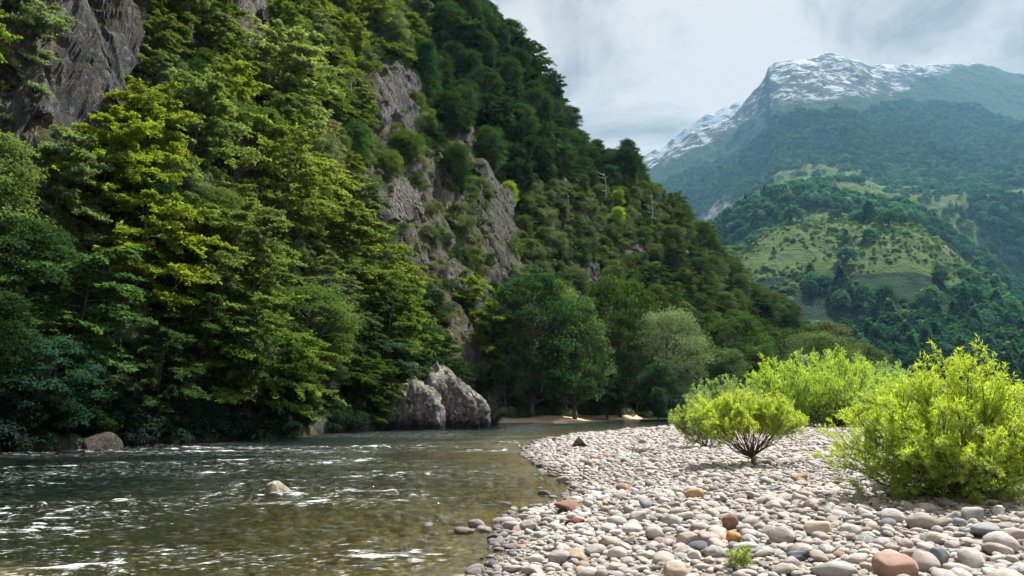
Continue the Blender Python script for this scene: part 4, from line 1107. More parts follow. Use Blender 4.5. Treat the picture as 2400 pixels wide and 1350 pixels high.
fw = rng.uniform(.9, 1.5, nR) * np.where(amr[rm] > 1000, 1.25, 1.0)
fc = 1.95 * fcol[rng.integers(4, size=nR)] * rng.uniform(.75, 1.6, (nR, 1)) * (1 + 0.8 * np.clip(mead[rm], 0, 1))[:, None]
# low scrub on the knoll and the pastures
nB = 19000
bx_px = rng.uniform(1650, 2480, nB); bx_r = 340 + 820 * rng.random(nB) ** 2.0
bx, by, bz = mountain_xyz(bx_px, bx_r)
kb = (rng.random(nB) < 0.75) & (fbm(bx * 0.02, by * 0.02, seed=79, oct=3) > -0.55 + 0.3 * rng.random(nB)); bx, by, bz = bx[kb] * MS, by[kb] * MS, bz[kb] * MS; nB = len(bx)
bh = np.clip(1.7 * np.exp(rng.normal(size=nB) * 0.5), 0.7, 5.0)
fpos = np.concatenate([np.stack([fx[rm], fy[rm], fz[rm] - 0.3], 1), np.stack([bx, by, bz - 0.4], 1)])
fscl = np.concatenate([np.stack([fs * fw, fs * fw, fs], 1), np.stack([bh * 1.7, bh * 1.7, bh], 1)])
fc = np.concatenate([fc, 2.9 * np.array([(0.070, 0.115, 0.038), (0.06, 0.10, 0.034), (0.10, 0.135, 0.048), (0.035, 0.06, 0.025)])[rng.integers(4, size=nB)] * rng.uniform(.7, 1.2, (nB, 1))])
nA = len(fpos)
scatter('mountain_forest', fpos, np.stack([np.zeros(nA), np.zeros(nA), rng.uniform(0, 6.28, nA)], 1), fscl,
        rng.integers(0, 4, nA), fc, COLL_F, kind='stuff', label='distant forest covering the mountain slopes', category='forest')
print('mountain trees', len(sel), nR)

# ------------------------------------------------------------------ willow shrubs on the gravel bar
def willow(name, base, width, height, n_stem, n_sho, leaf_len, leaf_w, col, label, seed, group='willow shrubs on the gravel bar', lean=(0, 0), trunk=0.0, flat=0.0, nl=26, up=0.5, low_spread=0.5, shoot=0.42, q0=0.30):
    """a shrub grown from the ground: stems -> shoots -> twigs -> narrow leaves"""
    r = np.random.default_rng(seed)
    wood = Acc(); P, A_, Nn, Ls, LV = [], [], [], [], []
    root = np.array([0, 0, 0.0])
    if trunk:
        q = np.linspace(0, 1, 5); tp = np.stack([0.12 * trunk * np.sin(q * 3), 0.06 * q * trunk, q * trunk - 0.1], 1)
        wood.add(*tube(tp, 0.035 * height * (1 - 0.35 * q), 8)); root = tp[-1] * 0.85
    def leaves_on(pts, n, k):
        # pts polyline, n leaves on it in alternating pairs
        m_ = len(pts); s_ = np.sort(r.random(n)) ** 0.85
        pos = np.stack([np.interp(s_, np.linspace(0, 1, m_), pts[:, j]) for j in range(3)], 1)
        t = pts[-1] - pts[0]; t = t / (np.linalg.norm(t) + 1e-9)
        rd = r.normal(size=(n, 3)); rd -= t * (rd @ t)[:, None]; rd /= np.linalg.norm(rd, axis=1)[:, None] + 1e-9
        al = t[None] * r.uniform(0.35, 0.95, (n, 1)) + rd * r.uniform(0.5, 0.9, (n, 1)) + np.array([0, 0, -0.10])
        nn = np.cross(al, np.cross(np.array([0, 0, 1.0])[None], al)) + r.normal(size=(n, 3)) * 0.45
        P.append(pos); A_.append(al); Nn.append(nn); Ls.append(r.uniform(0.6, 1.2, n) * k)
        hz_ = pos[:, 2] / height
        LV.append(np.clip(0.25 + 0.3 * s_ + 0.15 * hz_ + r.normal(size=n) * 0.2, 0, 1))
    rx = width / 2
    for k in range(n_stem):
        a = k * 2.39996 + r.normal() * 0.4
        f = math.sqrt((k + 0.5) / n_stem)                         # 0 centre .. 1 rim
        tip = np.array([math.cos(a) * rx * f * r.uniform(0.8, 1.08) + lean[0] * height, math.sin(a) * rx * 0.8 * f * r.uniform(0.8, 1.08) + lean[1] * height,
                        height * (1 - (1 - low_spread) * f ** 2.2) * r.uniform(0.78, 1.0)])
        if flat: tip[2] = height * (flat + (1 - flat) * math.sqrt(max(0, 1 - 0.9 * f * f))) * r.uniform(0.85, 1.0)
        q = np.linspace(0, 1, 9)
        mid = root + (tip - root) * np.array([0.52, 0.52, 0.40]) + r.normal(size=3) * 0.06 * height
        b0 = root + r.normal(size=3) * np.array([0.05, 0.05, 0.0]) * height * (0 if trunk else 1)
        pts = ((1 - q) ** 2)[:, None] * b0 + (2 * q * (1 - q))[:, None] * mid + (q ** 2)[:, None] * tip
        pts[1:-1] += r.normal(size=(7, 3)) * 0.012 * height
        wood.add(*tube(pts, 0.0075 * height * (1 - 0.85 * q) + 0.0012 * height, 5))
        for w in range(n_sho):
            qs = q0 + (1 - q0) * (w + r.random()) / n_sho
            sb = np.array([np.interp(qs, q, pts[:, j]) for j in range(3)])
            out = sb - np.array([0, 0, height * 0.35]); out = out / (np.linalg.norm(out) + 1e-9)
            sd2 = out * 0.7 + np.array([0, 0, up]) + r.normal(size=3) * 0.55; sd2 /= np.linalg.norm(sd2)
            sl = height * shoot * r.uniform(0.45, 1.0) * (1.1 - 0.5 * qs)
            qq = np.linspace(0, 1, 5)
            sp = sb[None] + sd2[None] * (qq * sl)[:, None] + np.array([0, 0, 1.0])[None] * (sl * (0.16 * qq ** 2 if up > 0 else -0.2 * qq ** 2))[:, None]
            sp[:, 2] = np.maximum(sp[:, 2], 0.06)
            wood.add(*tube(sp, 0.0030 * height * (1 - 0.8 * qq) + 0.0006 * height, 3))
            leaves_on(sp[1:], nl, 1.0)
            for tw in range(3):
                qt = r.uniform(0.2, 0.95); tb = np.array([np.interp(qt, qq, sp[:, j]) for j in range(3)])
                td = sd2 * 0.6 + r.normal(size=3) * 0.55 + np.array([0, 0, 0.25]); td /= np.linalg.norm(td)
                tl = sl * r.uniform(0.25, 0.5)
                tp2 = np.stack([tb, tb + td * tl * 0.5, tb + td * tl + np.array([0, 0, 0.05 * tl])])
                tp2[:, 2] = np.maximum(tp2[:, 2], 0.05)
                leaves_on(tp2, int(nl * 0.6), 0.9)
    P = np.concatenate(P); A_ = np.concatenate(A_); Nn = np.concatenate(Nn); Ls = np.concatenate(Ls); LV = np.concatenate(LV)
    v, q = leaf_quads(P, Nn, leaf_len * Ls, leaf_w * (0.7 + 0.3 * Ls), along=A_, r=r)
    e = empty(name, base, label, 'shrub', group)
    if trunk: obj('trunk', wood.mesh('trunk', MAT['willow_bark'], True), e)
    else: obj('stems', wood.mesh('stems', MAT['willow_bark'], True), e, kind='stuff')
    fo_ = obj('foliage', mesh_np('foliage', v, q, mat=MAT['willow'], attrs={'lv': np.repeat(LV, 4)}), e, kind='stuff')
    fo_.color = (*col, 1)
    print(name, len(P))
    return e
def on_bar(px, py):
    z = 0.1
    for _ in range(6):
        x, y = on_plane(px, py, z); z = float(ground_z(np.array([float(x)]), np.array([float(y)]))[0])
    return np.array([float(x), float(y), z])
W_COL = (0.50, 0.56, 0.03)
b = on_bar(2255, 1168); dB = math.hypot(b[0], b[1])
willow('willow_shrub', b, 500 / 1800 * dB, 268 / 1800 * dB, 70, 14, 0.085, 0.015, W_COL, 'large bright yellow-green willow shrub with many stems at the right edge', 301, low_spread=0.30, nl=34, shoot=0.38)
b = on_bar(1762, 1092); dB = math.hypot(b[0], b[1])
willow('willow_shrub', b, 280 / 1800 * dB, 150 / 1800 * dB, 50, 12, 0.10, 0.018, (0.50, 0.55, 0.04), 'low umbrella-shaped willow shrub with a dark forked trunk', 302, trunk=0.35, flat=0.46, lean=(-0.06, 0), nl=24, shoot=0.32, q0=0.55)
b = on_bar(1655, 1052); dB = math.hypot(b[0], b[1])
willow('willow_shrub', b, 130 / 1800 * dB, 112 / 1800 * dB, 18, 8, 0.15, 0.028, (0.36, 0.42, 0.08), 'pale willow shrub peeping out left behind the umbrella-shaped one', 303, lean=(-0.12, 0), nl=22)
BACKW = [  # px, base py, width px, height px, colour, label, seed
    (1700, 1008, 210, 135, (0.17, 0.215, 0.075), 'greyish green low willow shrub at the left of the rear clump', 311),
    (1835, 1003, 210, 180, (0.25, 0.32, 0.025), 'yellow-green willow shrub in the middle of the rear clump', 312),
    (1975, 1003, 260, 195, (0.24, 0.30, 0.02), 'tall olive-yellow willow shrub with a dark base behind the others', 313),
    (2110, 1010, 190, 150, (0.23, 0.30, 0.05), 'light green willow shrub just left behind the large one', 314),
    (1915, 994, 220, 175, (0.20, 0.26, 0.07), 'feathery pale willow shrub rising at the back of the clump', 315),
    (2060, 990, 240, 150, (0.16, 0.21, 0.08), 'grey-green willow shrub farthest back beside the large one', 316),
]
for (px, py, wp, hp, col, lab, sd) in BACKW:
    b = on_bar(px, py); dB = math.hypot(b[0], b[1])
    col = tuple(v * 1.9 for v in col)
    willow('willow_shrub', b, wp / 1800 * dB, hp * 0.84 / 1800 * dB, 38, 11, 0.21 * dB / 60, 0.042 * dB / 60, col, lab, sd, nl=24, low_spread=0.35, shoot=0.36)
b = on_bar(1935, 1003); dB = math.hypot(b[0], b[1])
willow('low_shrub', b, 110 / 1800 * dB, 62 / 1800 * dB, 20, 7, 0.2, 0.06, (0.045, 0.06, 0.03), 'low dark grey-green shrub under the tall rear willow', 320, group='willow shrubs on the gravel bar', nl=20)
# small weed among the stones
b = on_bar(1738, 1338)
willow('weed', b, 0.26, 0.22, 10, 3, 0.055, 0.012, (0.30, 0.36, 0.03), 'small bright green weed sprouting between stones at the bottom edge', 330, group=None, nl=9, low_spread=0.6)

# ------------------------------------------------------------------ stones
def stone_mesh(seed, sub, mat, angular=0.0):
    import bmesh
    bm = bmesh.new(); bmesh.ops.create_icosphere(bm, subdivisions=sub, radius=1.0)
    v = np.array([x.co[:] for x in bm.verts]); f = np.array([[w.index for w in x.verts] for x in bm.faces]); bm.free()
    r = np.random.default_rng(seed)
    d = v / np.linalg.norm(v, axis=1)[:, None]
    p = np.abs(d) ** r.uniform(0.72, 1.0) * np.sign(d)
    p = p / np.linalg.norm(p, axis=1)[:, None] * (np.abs(d) ** r.uniform(2.2, 3.2)).sum(1)[:, None] ** -0.28
    p *= (1 + 0.13 * noise3(d[:, 0] * 1.3 + seed, d[:, 1] * 1.3, d[:, 2] * 1.3, seed) + 0.05 * noise3(d[:, 0] * 3.1, d[:, 1] * 3.1 + seed, d[:, 2] * 3.1, seed))[:, None]
    for k in range(int(2 + angular * 9)):                              # worn planes
        n_ = r.normal(size=3); n_ /= np.linalg.norm(n_); h = r.uniform(0.62, 0.88) - 0.1 * angular
        e = p @ n_ - h; p = p - np.where(e > 0, e * (0.75 + 0.2 * angular), 0)[:, None] * n_[None]
    return mesh_np('stone', p, tris=f, mat=mat, smooth_=True)
def stone_material(name, instanced, wet=False):
    m = M(name)
    if instanced: col = m.n('ShaderNodeAttribute', attribute_name='col', attribute_type='INSTANCER').outputs['Vector']
    else: col = m.n('ShaderNodeObjectInfo').outputs['Color']
    co = m.objco(); rn = m.n('ShaderNodeObjectInfo').outputs['Random']
    vec = m.n('ShaderNodeVectorMath', {0: co, 1: m.n('ShaderNodeCombineXYZ', {0: m.math('MULTIPLY', rn, 57.0), 1: m.math('MULTIPLY', rn, 31.0)}).outputs[0]}, operation='ADD').outputs[0]
    n1 = m.noise(1.6, vec, 5, 0.6); n2 = m.noise(9.0, vec, 6, 0.7); n3 = m.noise(24.0, vec, 3, 0.6)
    c = m.mix(m.ramp(n1, [(0.3, 0.0), (0.7, 1.0)]), m.mix(1.0, col, (0.78, 0.78, 0.80), 'MULTIPLY'), m.mix(1.0, col, (1.15, 1.12, 1.08), 'MULTIPLY'))
    c = m.mix(m.ramp(n2, [(0.56, 0.0), (0.72, 0.6)]), c, m.mix(1.0, c, (0.55, 0.52, 0.5), 'MULTIPLY'))
    c = m.mix(m.ramp(n3, [(0.60, 0.0), (0.72, 0.45)]), c, m.mix(1.0, c, (1.5, 1.5, 1.5), 'MULTIPLY'))
    vein = m.n('ShaderNodeTexWave', {'Vector': vec, 'Scale': 0.7, 'Distortion': 5.0, 'Detail': 4.0}, bands_direction='DIAGONAL').outputs['Fac']
    c = m.mix(m.math('MULTIPLY', m.ramp(vein, [(0.93, 0.0), (0.99, 1.0)]), m.math('MULTIPLY', m.math('GREATER_THAN', rn, 0.7), 0.5)), c, (0.55, 0.53, 0.5))
    return m.done(m.principled(c, 0.35 if wet else 0.78, m.bump(m.math('ADD', n2, m.math('MULTIPLY', n1, 1.0)), 0.35, 0.12), 0.5 if wet else 0.25))
MAT['stone'] = stone_material('river_stone', False); MAT['stone_i'] = stone_material('river_stone_mass', True)
NST = 16
STONE_HI = [stone_mesh(400 + k, 3, MAT['stone'], 0.0 if k < 9 else 0.55 if k < 14 else 1.0) for k in range(NST)]
STONE_LO = [stone_mesh(400 + k, 2, MAT['stone_i'], 0.0 if k < 9 else 0.55 if k < 14 else 1.0) for k in range(NST)]
COLL_ST = collection_of(STONE_LO, 'cobble')
SPAL = 0.05 + 1.02 * np.array([(0.42, 0.40, 0.385), (0.36, 0.345, 0.335), (0.47, 0.445, 0.41), (0.44, 0.39, 0.34), (0.38, 0.32, 0.275), (0.40, 0.335, 0.31), (0.27, 0.285, 0.30), (0.20, 0.225, 0.25),
                 (0.30, 0.29, 0.28), (0.33, 0.27, 0.22), (0.24, 0.185, 0.15), (0.13, 0.145, 0.165), (0.42, 0.29, 0.17), (0.33, 0.18, 0.12), (0.36, 0.36, 0.345), (0.40, 0.33, 0.30)])
SPAL = 0.78 * SPAL + 0.22 * SPAL.mean(1, keepdims=True)
SWT = np.array([10, 9, 12, 12, 11, 9, 5, 4, 7, 8, 4, 2.5, 1.6, 0.8, 6, 8]); SWT = SWT / SWT.sum()
SNAME = ['pale grey', 'mid grey', 'whitish', 'beige', 'tan', 'pinkish', 'bluish grey', 'slate blue', 'brownish grey', 'light brown', 'brown', 'dark slate', 'ochre', 'rust red', 'greenish grey', 'pinkish grey']
stones = []    # x, y, z, a, b, c, rx, ry, rz, mesh, pal
scell = {}
def s_clash(x, y, rad, k=0.82):
    cx, cy2 = int(x // 0.6), int(y // 0.6)
    for a_ in (-1, 0, 1):
        for b_ in (-1, 0, 1):
            for (ox, oy, orad) in scell.get((cx + a_, cy2 + b_), ()):
                if (x - ox) ** 2 + (y - oy) ** 2 < ((rad + orad) * k) ** 2: return True
    return False
def s_put(x, y, rad): scell.setdefault((int(x // 0.6), int(y // 0.6)), []).append((x, y, rad))
# hand-placed stones: px, py centre, width px, height px, colour, mesh, label
HST = [
    (1331, 1184, 78, 40, (0.25, 0.145, 0.10), 14, 'reddish brown angular block at the water edge'),
    (1345, 1224, 56, 18, (0.16, 0.045, 0.035), 10, 'flat dark red stone just below the reddish brown block'),
    (1628, 1157, 46, 30, (0.48, 0.335, 0.185), 2, 'smooth yellowish tan egg-shaped stone on the bar'),
    (1722, 1258, 36, 30, (0.50, 0.285, 0.105), 1, 'small round orange stone on the lower bar'),
    (1712, 1222, 40, 48, (0.25, 0.15, 0.115), 3, 'tilted brown rounded stone left of the grey slab'),
    (1925, 1238, 62, 40, (0.52, 0.45, 0.34), 12, 'chunky cream stone in the lower bar, left of the light grey boulder'),
    (2108, 1330, 92, 72, (0.38, 0.255, 0.20), 13, 'large salmon pink wedge-shaped stone at the bottom edge'),
    (1962, 1338, 96, 48, (0.40, 0.39, 0.385), 5, 'big speckled light grey oval stone at the bottom edge'),
    (1880, 1302, 54, 30, (0.10, 0.115, 0.14), 12, 'dark slate angular stone near the bottom edge'),
    (2205, 1308, 50, 50, (0.18, 0.215, 0.235), 10, 'upright blue-grey angular stone right of the salmon wedge'),
    (2096, 1211, 54, 36, (0.44, 0.43, 0.42), 4, 'rounded light grey boulder in front of the large willow'),
    (2290, 1207, 50, 38, (0.34, 0.355, 0.345), 12, 'greenish grey faceted stone in front of the large willow'),
    (2170, 1224, 62, 40, (0.37, 0.335, 0.30), 6, 'grey-brown rounded stone right of the light grey boulder'),
    (1665, 1263, 60, 44, (0.36, 0.32, 0.30), 13, 'squarish pinkish grey block in the mid bar'),
    (1640, 1282, 52, 30, (0.12, 0.135, 0.165), 7, 'dark blue-grey smooth stone just below the squarish pinkish block'),
    (1352, 1302, 66, 44, (0.40, 0.335, 0.26), 14, 'tan angular block near the lower water edge'),
    (1312, 1308, 58, 40, (0.34, 0.31, 0.305), 0, 'smooth mauve grey cobble beside the tan angular block'),
    (1320, 1124, 34, 20, (0.34, 0.25, 0.21), 2, 'single brown round stone standing in the shallow bay'),
    (1190, 1222, 42, 26, (0.40, 0.365, 0.35), 1, 'pale rounded stone at the outermost water edge'),
    (1430, 1268, 52, 28, (0.42, 0.365, 0.30), 3, 'beige oblong cobble near the lower water edge'),
    (1540, 1250, 50, 34, (0.32, 0.295, 0.275), 11, 'mottled grey faceted stone in the lower bar'),
    (1610, 1262, 56, 32, (0.47, 0.415, 0.35), 10, 'cream oblong stone in the lower bar'),
    (1690, 1142, 28, 18, (0.29, 0.31, 0.335), 6, 'small bluish stone in the upper bar'),
    (1500, 1210, 44, 32, (0.40, 0.395, 0.38), 12, 'grey chunky stone in the mid bar below the yellowish egg-shaped one'),
    (1845, 1255, 72, 50, (0.36, 0.335, 0.315), 11, 'large speckled grey-pink stone left of the chunky cream one'),
    (2320, 1245, 62, 36, (0.27, 0.295, 0.325), 5, 'blue-grey rounded stone at the right bottom'),
    (2360, 1275, 70, 52, (0.45, 0.44, 0.43), 7, 'big pale grey boulder at the right edge of the bar'),
    (2110, 1140, 46, 18, (0.08, 0.05, 0.04), 4, 'dark brown stone under the left of the large willow'),
    (1585, 1340, 60, 60, (0.42, 0.34, 0.27), 13, 'upright blocky beige stone at the bottom edge'),
    (1880, 1118, 42, 20, (0.45, 0.31, 0.195), 12, 'light orange stone between the two willow shrubs'),
]
def stone_obj(x, y, z, a, b_, c_, rot, mi, col, label, group, nm='river_stone'):
    o = obj(nm, STONE_HI[mi], label=label, category='stone')
    if group: o['group'] = group
    o.location = (x, y, z); o.rotation_euler = rot; o.scale = (a, b_, c_); o.color = (*col, 1)
    return o
for (px, py, wp, hp, col, mi, lab) in HST:
    p = on_bar(px, py + hp * 0.42); dB = math.hypot(p[0], p[1])
    a = wp / 1800 * dB / 2 * 0.92; c_ = hp / 1800 * dB / 2 * 0.88; b_ = a * rng.uniform(0.75, 0.95)
    stone_obj(p[0], p[1] + b_ * 0.5, p[2] + c_ * 0.72, a, b_, c_, (rng.normal() * .12, rng.normal() * .18, rng.normal() * .25), mi, col, lab, 'stones of the gravel bar', 'river_stone')
    s_put(p[0], p[1] + b_ * 0.5, a * 0.9)
def add_stones(n, x0, x1, y0, y1, smin, smax, mean, sub=False, k=0.82, zlift=0.0, sd_lo=-0.12, sd_hi=1e9, skip_prob=0.0):
    X = rng.uniform(x0, x1, n); Y = rng.uniform(y0, y1, n)
    inv = np.abs(X) < 0.86 * Y + 2.5
    X, Y = X[inv], Y[inv]
    s_ = bar_sd(X, Y); g = ground_z(X, Y)
    A_ = np.clip(mean * np.exp(rng.normal(size=len(X)) * 0.42), smin, smax) / 2
    # fine to coarse patches
    A_ *= 0.85 + 0.35 * (fbm(X * 0.5, Y * 0.5, seed=500, oct=3))
    o = np.argsort(-A_)
    PI_ = rng.choice(len(SPAL), size=len(X), p=SWT)
    MI = rng.integers(0, NST, len(X)); 
    MI = np.where(rng.random(len(X)) < 0.35, rng.integers(0, 9, len(X)), MI)
    for i_ in o:
        if not (sd_lo < s_[i_] < sd_hi): continue
        a = A_[i_]
        if s_clash(X[i_], Y[i_], a, k): continue
        s_put(X[i_], Y[i_], a)
        bb = a * rng.uniform(0.68, 1.0); cc = a * rng.uniform(0.36, 0.68)
        stones.append((X[i_], Y[i_], g[i_] + cc * (0.30 + 0.45 * rng.random()) + zlift, a, bb, cc, rng.normal() * .22, rng.normal() * .22, rng.uniform(0, 6.28), MI[i_], PI_[i_]))
add_stones(14000, -4, 19, 4.2, 20, 0.11, 0.30, 0.148, k=0.80)
add_stones(44000, -4, 19, 4.2, 20, 0.06, 0.15, 0.10, k=0.74)
add_stones(500, -4, 4, 6.2, 22, 0.13, 0.34, 0.2, k=1.15, sd_lo=-1.5)
add_stones(14000, -2, 26, 20, 34, 0.11, 0.32, 0.165, k=0.80)
add_stones(26000, -2, 26, 20, 34, 0.09, 0.17, 0.135, k=0.76)
add_stones(26000, -1, 44, 34, 60, 0.15, 0.42, 0.22, k=0.82)
add_stones(16000, 0, 60, 60, 104, 0.25, 0.7, 0.36, k=0.85)
ST = np.array(stones)
print('stones', len(ST))
pxs, pys = proj(ST[:, :3]); dd2 = np.hypot(ST[:, 0], ST[:, 1])
area = ST[:, 3] * ST[:, 5] / dd2 ** 2
vis = (pxs > 10) & (pxs < 2390) & (pys > 1000) & (pys < 1345)
# not under the big shrub
score = np.where(vis, area, -1)
big = np.argsort(-score)[:265]
mask = np.zeros(len(ST), bool); mask[big] = True
SLM = [(1331,1184,'the reddish brown block'),(1345,1224,'the flat dark red stone'),(1628,1157,'the yellowish egg-shaped stone'),(1722,1258,'the small orange stone'),(1925,1238,'the cream stone'),
       (2108,1330,'the salmon pink wedge'),(1962,1338,'the big speckled oval stone'),(1880,1302,'the dark slate stone'),(2205,1308,'the upright blue-grey stone'),(2096,1211,'the light grey boulder'),
       (2290,1207,'the greenish faceted stone'),(1665,1263,'the squarish pinkish block'),(1352,1302,'the tan angular block'),(1320,1124,'the brown bay stone'),(1190,1222,'the outermost pale stone'),
       (1500,1210,'the grey chunky stone'),(2360,1275,'the big pale edge boulder'),(1738,1330,'the green weed'),(1762,1092,'the forked willow trunk'),(1585,1340,'the upright beige stone'),(1355,1045,'the black boulder')]
SHN = ['rounded', 'rounded', 'smooth oval', 'smooth oval', 'rounded', 'smooth', 'smooth', 'rounded', 'oval', 'faceted', 'faceted', 'faceted', 'chunky', 'blocky', 'angular', 'angular']
for i_ in big:
    x, y, z, a, bb, cc, rx, ry, rz, mi, pi_ = ST[i_]; mi = int(mi); pi_ = int(pi_)
    col = SPAL[pi_] * rng.uniform(0.85, 1.12) * (0.45 + 0.55 * float(smooth(-0.1, 0.45, bar_sd(np.array([x]), np.array([y])))[0]))
    lab = '%s %s cobble %s' % (SNAME[pi_], SHN[mi], relation(pxs[i_], pys[i_], SLM))
    o_ = stone_obj(x, y, z, a, bb, cc, (rx, ry, rz), mi, col, lab, 'stones of the gravel bar', 'cobble')
    PENDING.append((o_, lab, float(pxs[i_])))
SR = ST[~mask]
scol = SPAL[SR[:, 10].astype(int)] * rng.uniform(0.8, 1.15, (len(SR), 1))
scol *= (0.45 + 0.55 * smooth(-0.1, 0.45, bar_sd(SR[:, 0], SR[:, 1])))[:, None]     # wet at the edge
scatter('gravel', SR[:, :3], SR[:, 6:9], SR[:, 3:6], SR[:, 9], scol, COLL_ST, kind='stuff', label='countless smaller cobbles covering the gravel bar', category='gravel')
# stones under the water and breaking the surface near the shore
stones = []
scell = {}
add_stones(9000, -12, 6, 6.0, 26, 0.10, 0.42, 0.22, k=0.85, sd_lo=-7.0, sd_hi=-0.5)
SU = np.array(stones)
depth_ok = rng.random(len(SU)) < np.clip(1.15 - 0.12 * np.abs(bar_sd(SU[:, 0], SU[:, 1])), 0.15, 1)
SU = SU[depth_ok]
su_sd = bar_sd(SU[:, 0], SU[:, 1])
SU[:, 2] = np.where(su_sd < -0.5, np.minimum(SU[:, 2], WATER_Z - 0.05 - SU[:, 5] * 0.9), SU[:, 2])
ucol = np.array([(0.20, 0.145, 0.055), (0.15, 0.11, 0.045), (0.26, 0.20, 0.10), (0.12, 0.10, 0.06), (0.24, 0.17, 0.06), (0.30, 0.26, 0.20)])[rng.integers(6, size=len(SU))]
scatter('riverbed_stones', SU[:, :3], SU[:, 6:9], SU[:, 3:6], SU[:, 9], ucol, COLL_ST, kind='stuff', label='brown algae-covered stones on the shallow river bed', category='gravel')

# ------------------------------------------------------------------ boulders and the outcrop
def boulder(name, pos, size, mat, label, seed, rotz=0.0, sub=5, rough=1.0, cuts=7, cat='boulder', group=None, prof=None, box=0.0):
    import bmesh
    bm = bmesh.new(); bmesh.ops.create_icosphere(bm, subdivisions=sub, radius=1.0)
    v = np.array([x.co[:] for x in bm.verts]); f = np.array([[w.index for w in x.verts] for x in bm.faces]); bm.free()
    r = np.random.default_rng(seed)
    if box: v = v / ((np.abs(v) ** box).sum(1) ** (1 / box))[:, None]
    p = v * (1 + (0.08 if box else 0.18) * noise3(v[:, 0] * 1.2 + seed, v[:, 1] * 1.2, v[:, 2] * 1.2, seed))[:, None]
    for k in range(cuts):
        n_ = r.normal(size=3); n_[2] = abs(n_[2]) * 0.6; n_ /= np.linalg.norm(n_); h = r.uniform(0.5, 0.8)
        e = p @ n_ - h; p = p - np.where(e > 0, e * 0.88, 0)[:, None] * n_[None]
    p *= (1 + rough * (0.07 * ridge(v[:, 0] * 2.2 + seed, v[:, 1] * 2.2, v[:, 2] * 2.2, seed=seed, oct=4) + 0.025 * fbm(v[:, 0] * 9, v[:, 1] * 9, v[:, 2] * 9, seed=seed)))[:, None]
    if prof: p[:, 2] *= np.interp(p[:, 0], prof[0], prof[1])
    p = p * np.array(size)
    o = obj(name, mesh_np('boulder', p, tris=f, mat=mat, smooth_=True), label=label, category=cat)
    if group: o['group'] = group
    o.location = pos; o.rotation_euler = (0, 0, rotz)
    return o
MAT['rk_pale'] = rock_material('pale_boulder', (0.50, 0.45, 0.37), (0.24, 0.20, 0.16), (0.42, 0.34, 0.26), lichen_amt=0.3, moss_amt=0.0, scale=6.0, ochre=0.1)
MAT['rk_dark'] = rock_material('dark_boulder', (0.085, 0.072, 0.062), (0.025, 0.022, 0.02), (0.12, 0.09, 0.065), lichen_amt=0.12, moss_amt=0.0, scale=4.0, ochre=0.1)
MAT['rk_tan'] = rock_material('tan_boulder', (0.36, 0.24, 0.19), (0.13, 0.09, 0.08), (0.30, 0.20, 0.15), lichen_amt=0.2, moss_amt=0.0, scale=3.0, ochre=0.1)
def wpos(px, py, dz=0.0):
    x, y = on_plane(px, py, WATER_Z); return np.array([float(x), float(y), WATER_Z + dz])
def bsize(px, py, wp): x, y = on_plane(px, py, WATER_Z); return wp / 1800 * math.hypot(float(x), float(y)) / 2
s_ = bsize(650, 1160, 84); boulder('boulder', wpos(652, 1156, 0.0), (s_, s_ * 0.8, s_ * 0.72), MAT['rk_pale'], 'pale cream angular boulder standing in the middle of the river', 501, 0.4, cuts=9)
s_ = bsize(540, 1092, 36); boulder('boulder', wpos(540, 1090, -0.04), (s_, s_ * .8, s_ * .55), MAT['rk_dark'], 'small grey rock breaking the water beyond the pale boulder', 502)
s_ = bsize(232, 1052, 80); boulder('boulder', wpos(232, 1052, 0.1), (s_, s_ * .8, s_ * .75), MAT['rk_dark'], 'dark rounded boulder at the shaded left bank', 503, 0.8)
s_ = bsize(600, 1022, 60); boulder('boulder', wpos(600, 1022, 0.1), (s_, s_ * .6, s_ * .5), MAT['rk_tan'], 'pinkish rock at the far waterline under the trees', 504, 0.2)
s_ = bsize(775, 1006, 50); boulder('boulder', wpos(778, 1007, 0.1), (s_, s_ * .6, s_ * .42), MAT['outcrop'], 'pale grey rock at the far waterline left of the outcrop', 505)
s_ = bsize(660, 990, 170); boulder('boulder', wpos(665, 1017, 0.6), (s_, s_ * .5, s_ * .6), MAT['cliff_dark'], 'broad dark ledge of rock with pale flecks under the beech trees', 506, 0.2)
s_ = bsize(300, 1035, 110); boulder('boulder', wpos(290, 1043, 0.3), (s_, s_ * .5, s_ * .5), MAT['cliff_dark'], 'dark grey ledge behind the rounded dark boulder', 507, 0.1)
s_ = bsize(850, 1000, 120); boulder('boulder', wpos(850, 1006, 0.4), (s_, s_ * .5, s_ * .6), MAT['cliff_dark'], 'dark bank rock left of the whitish outcrop', 508, 0.3)
s_ = bsize(450, 1030, 160); boulder('boulder', wpos(450, 1034, 0.2), (s_, s_ * .4, s_ * .35), MAT['cliff_dark'], 'low black bank rock between the ledges', 509, 0.25)
s_ = bsize(60, 1050, 180); boulder('boulder', wpos(60, 1056, 0.2), (s_, s_ * .4, s_ * .4), MAT['cliff_dark'], 'black bank rock at the left edge under the bluish bush', 510, 0.25)
for (px, py, wp, hh, lab, sd) in [(150, 1056, 120, .45, 'black bank rock left of the rounded dark boulder', 541), (380, 1040, 110, .5, 'wet black rock right of the rounded dark boulder', 542), (540, 1028, 120, .45, 'black waterline rock left of the pinkish one', 543),
                               (720, 1014, 110, .5, 'dark waterline rock between the ledge and the pale grey rock', 544), (905, 1004, 70, .6, 'dark rock touching the left of the outcrop', 545)]:
    s_ = bsize(px, py, wp); boulder('boulder', wpos(px, py - 2, 0.1), (s_, s_ * .5, s_ * hh), MAT['cliff_crag'], lab, sd, 0.2)
p = on_bar(1355, 1050); s_ = 38 / 1800 * math.hypot(p[0], p[1]) / 2
boulder('boulder', p + np.array([0, 0, s_ * .4]), (s_, s_ * .9, s_ * .85), MAT['rk_dark'], 'black boulder sitting on the upper gravel bar', 511, 0.5)
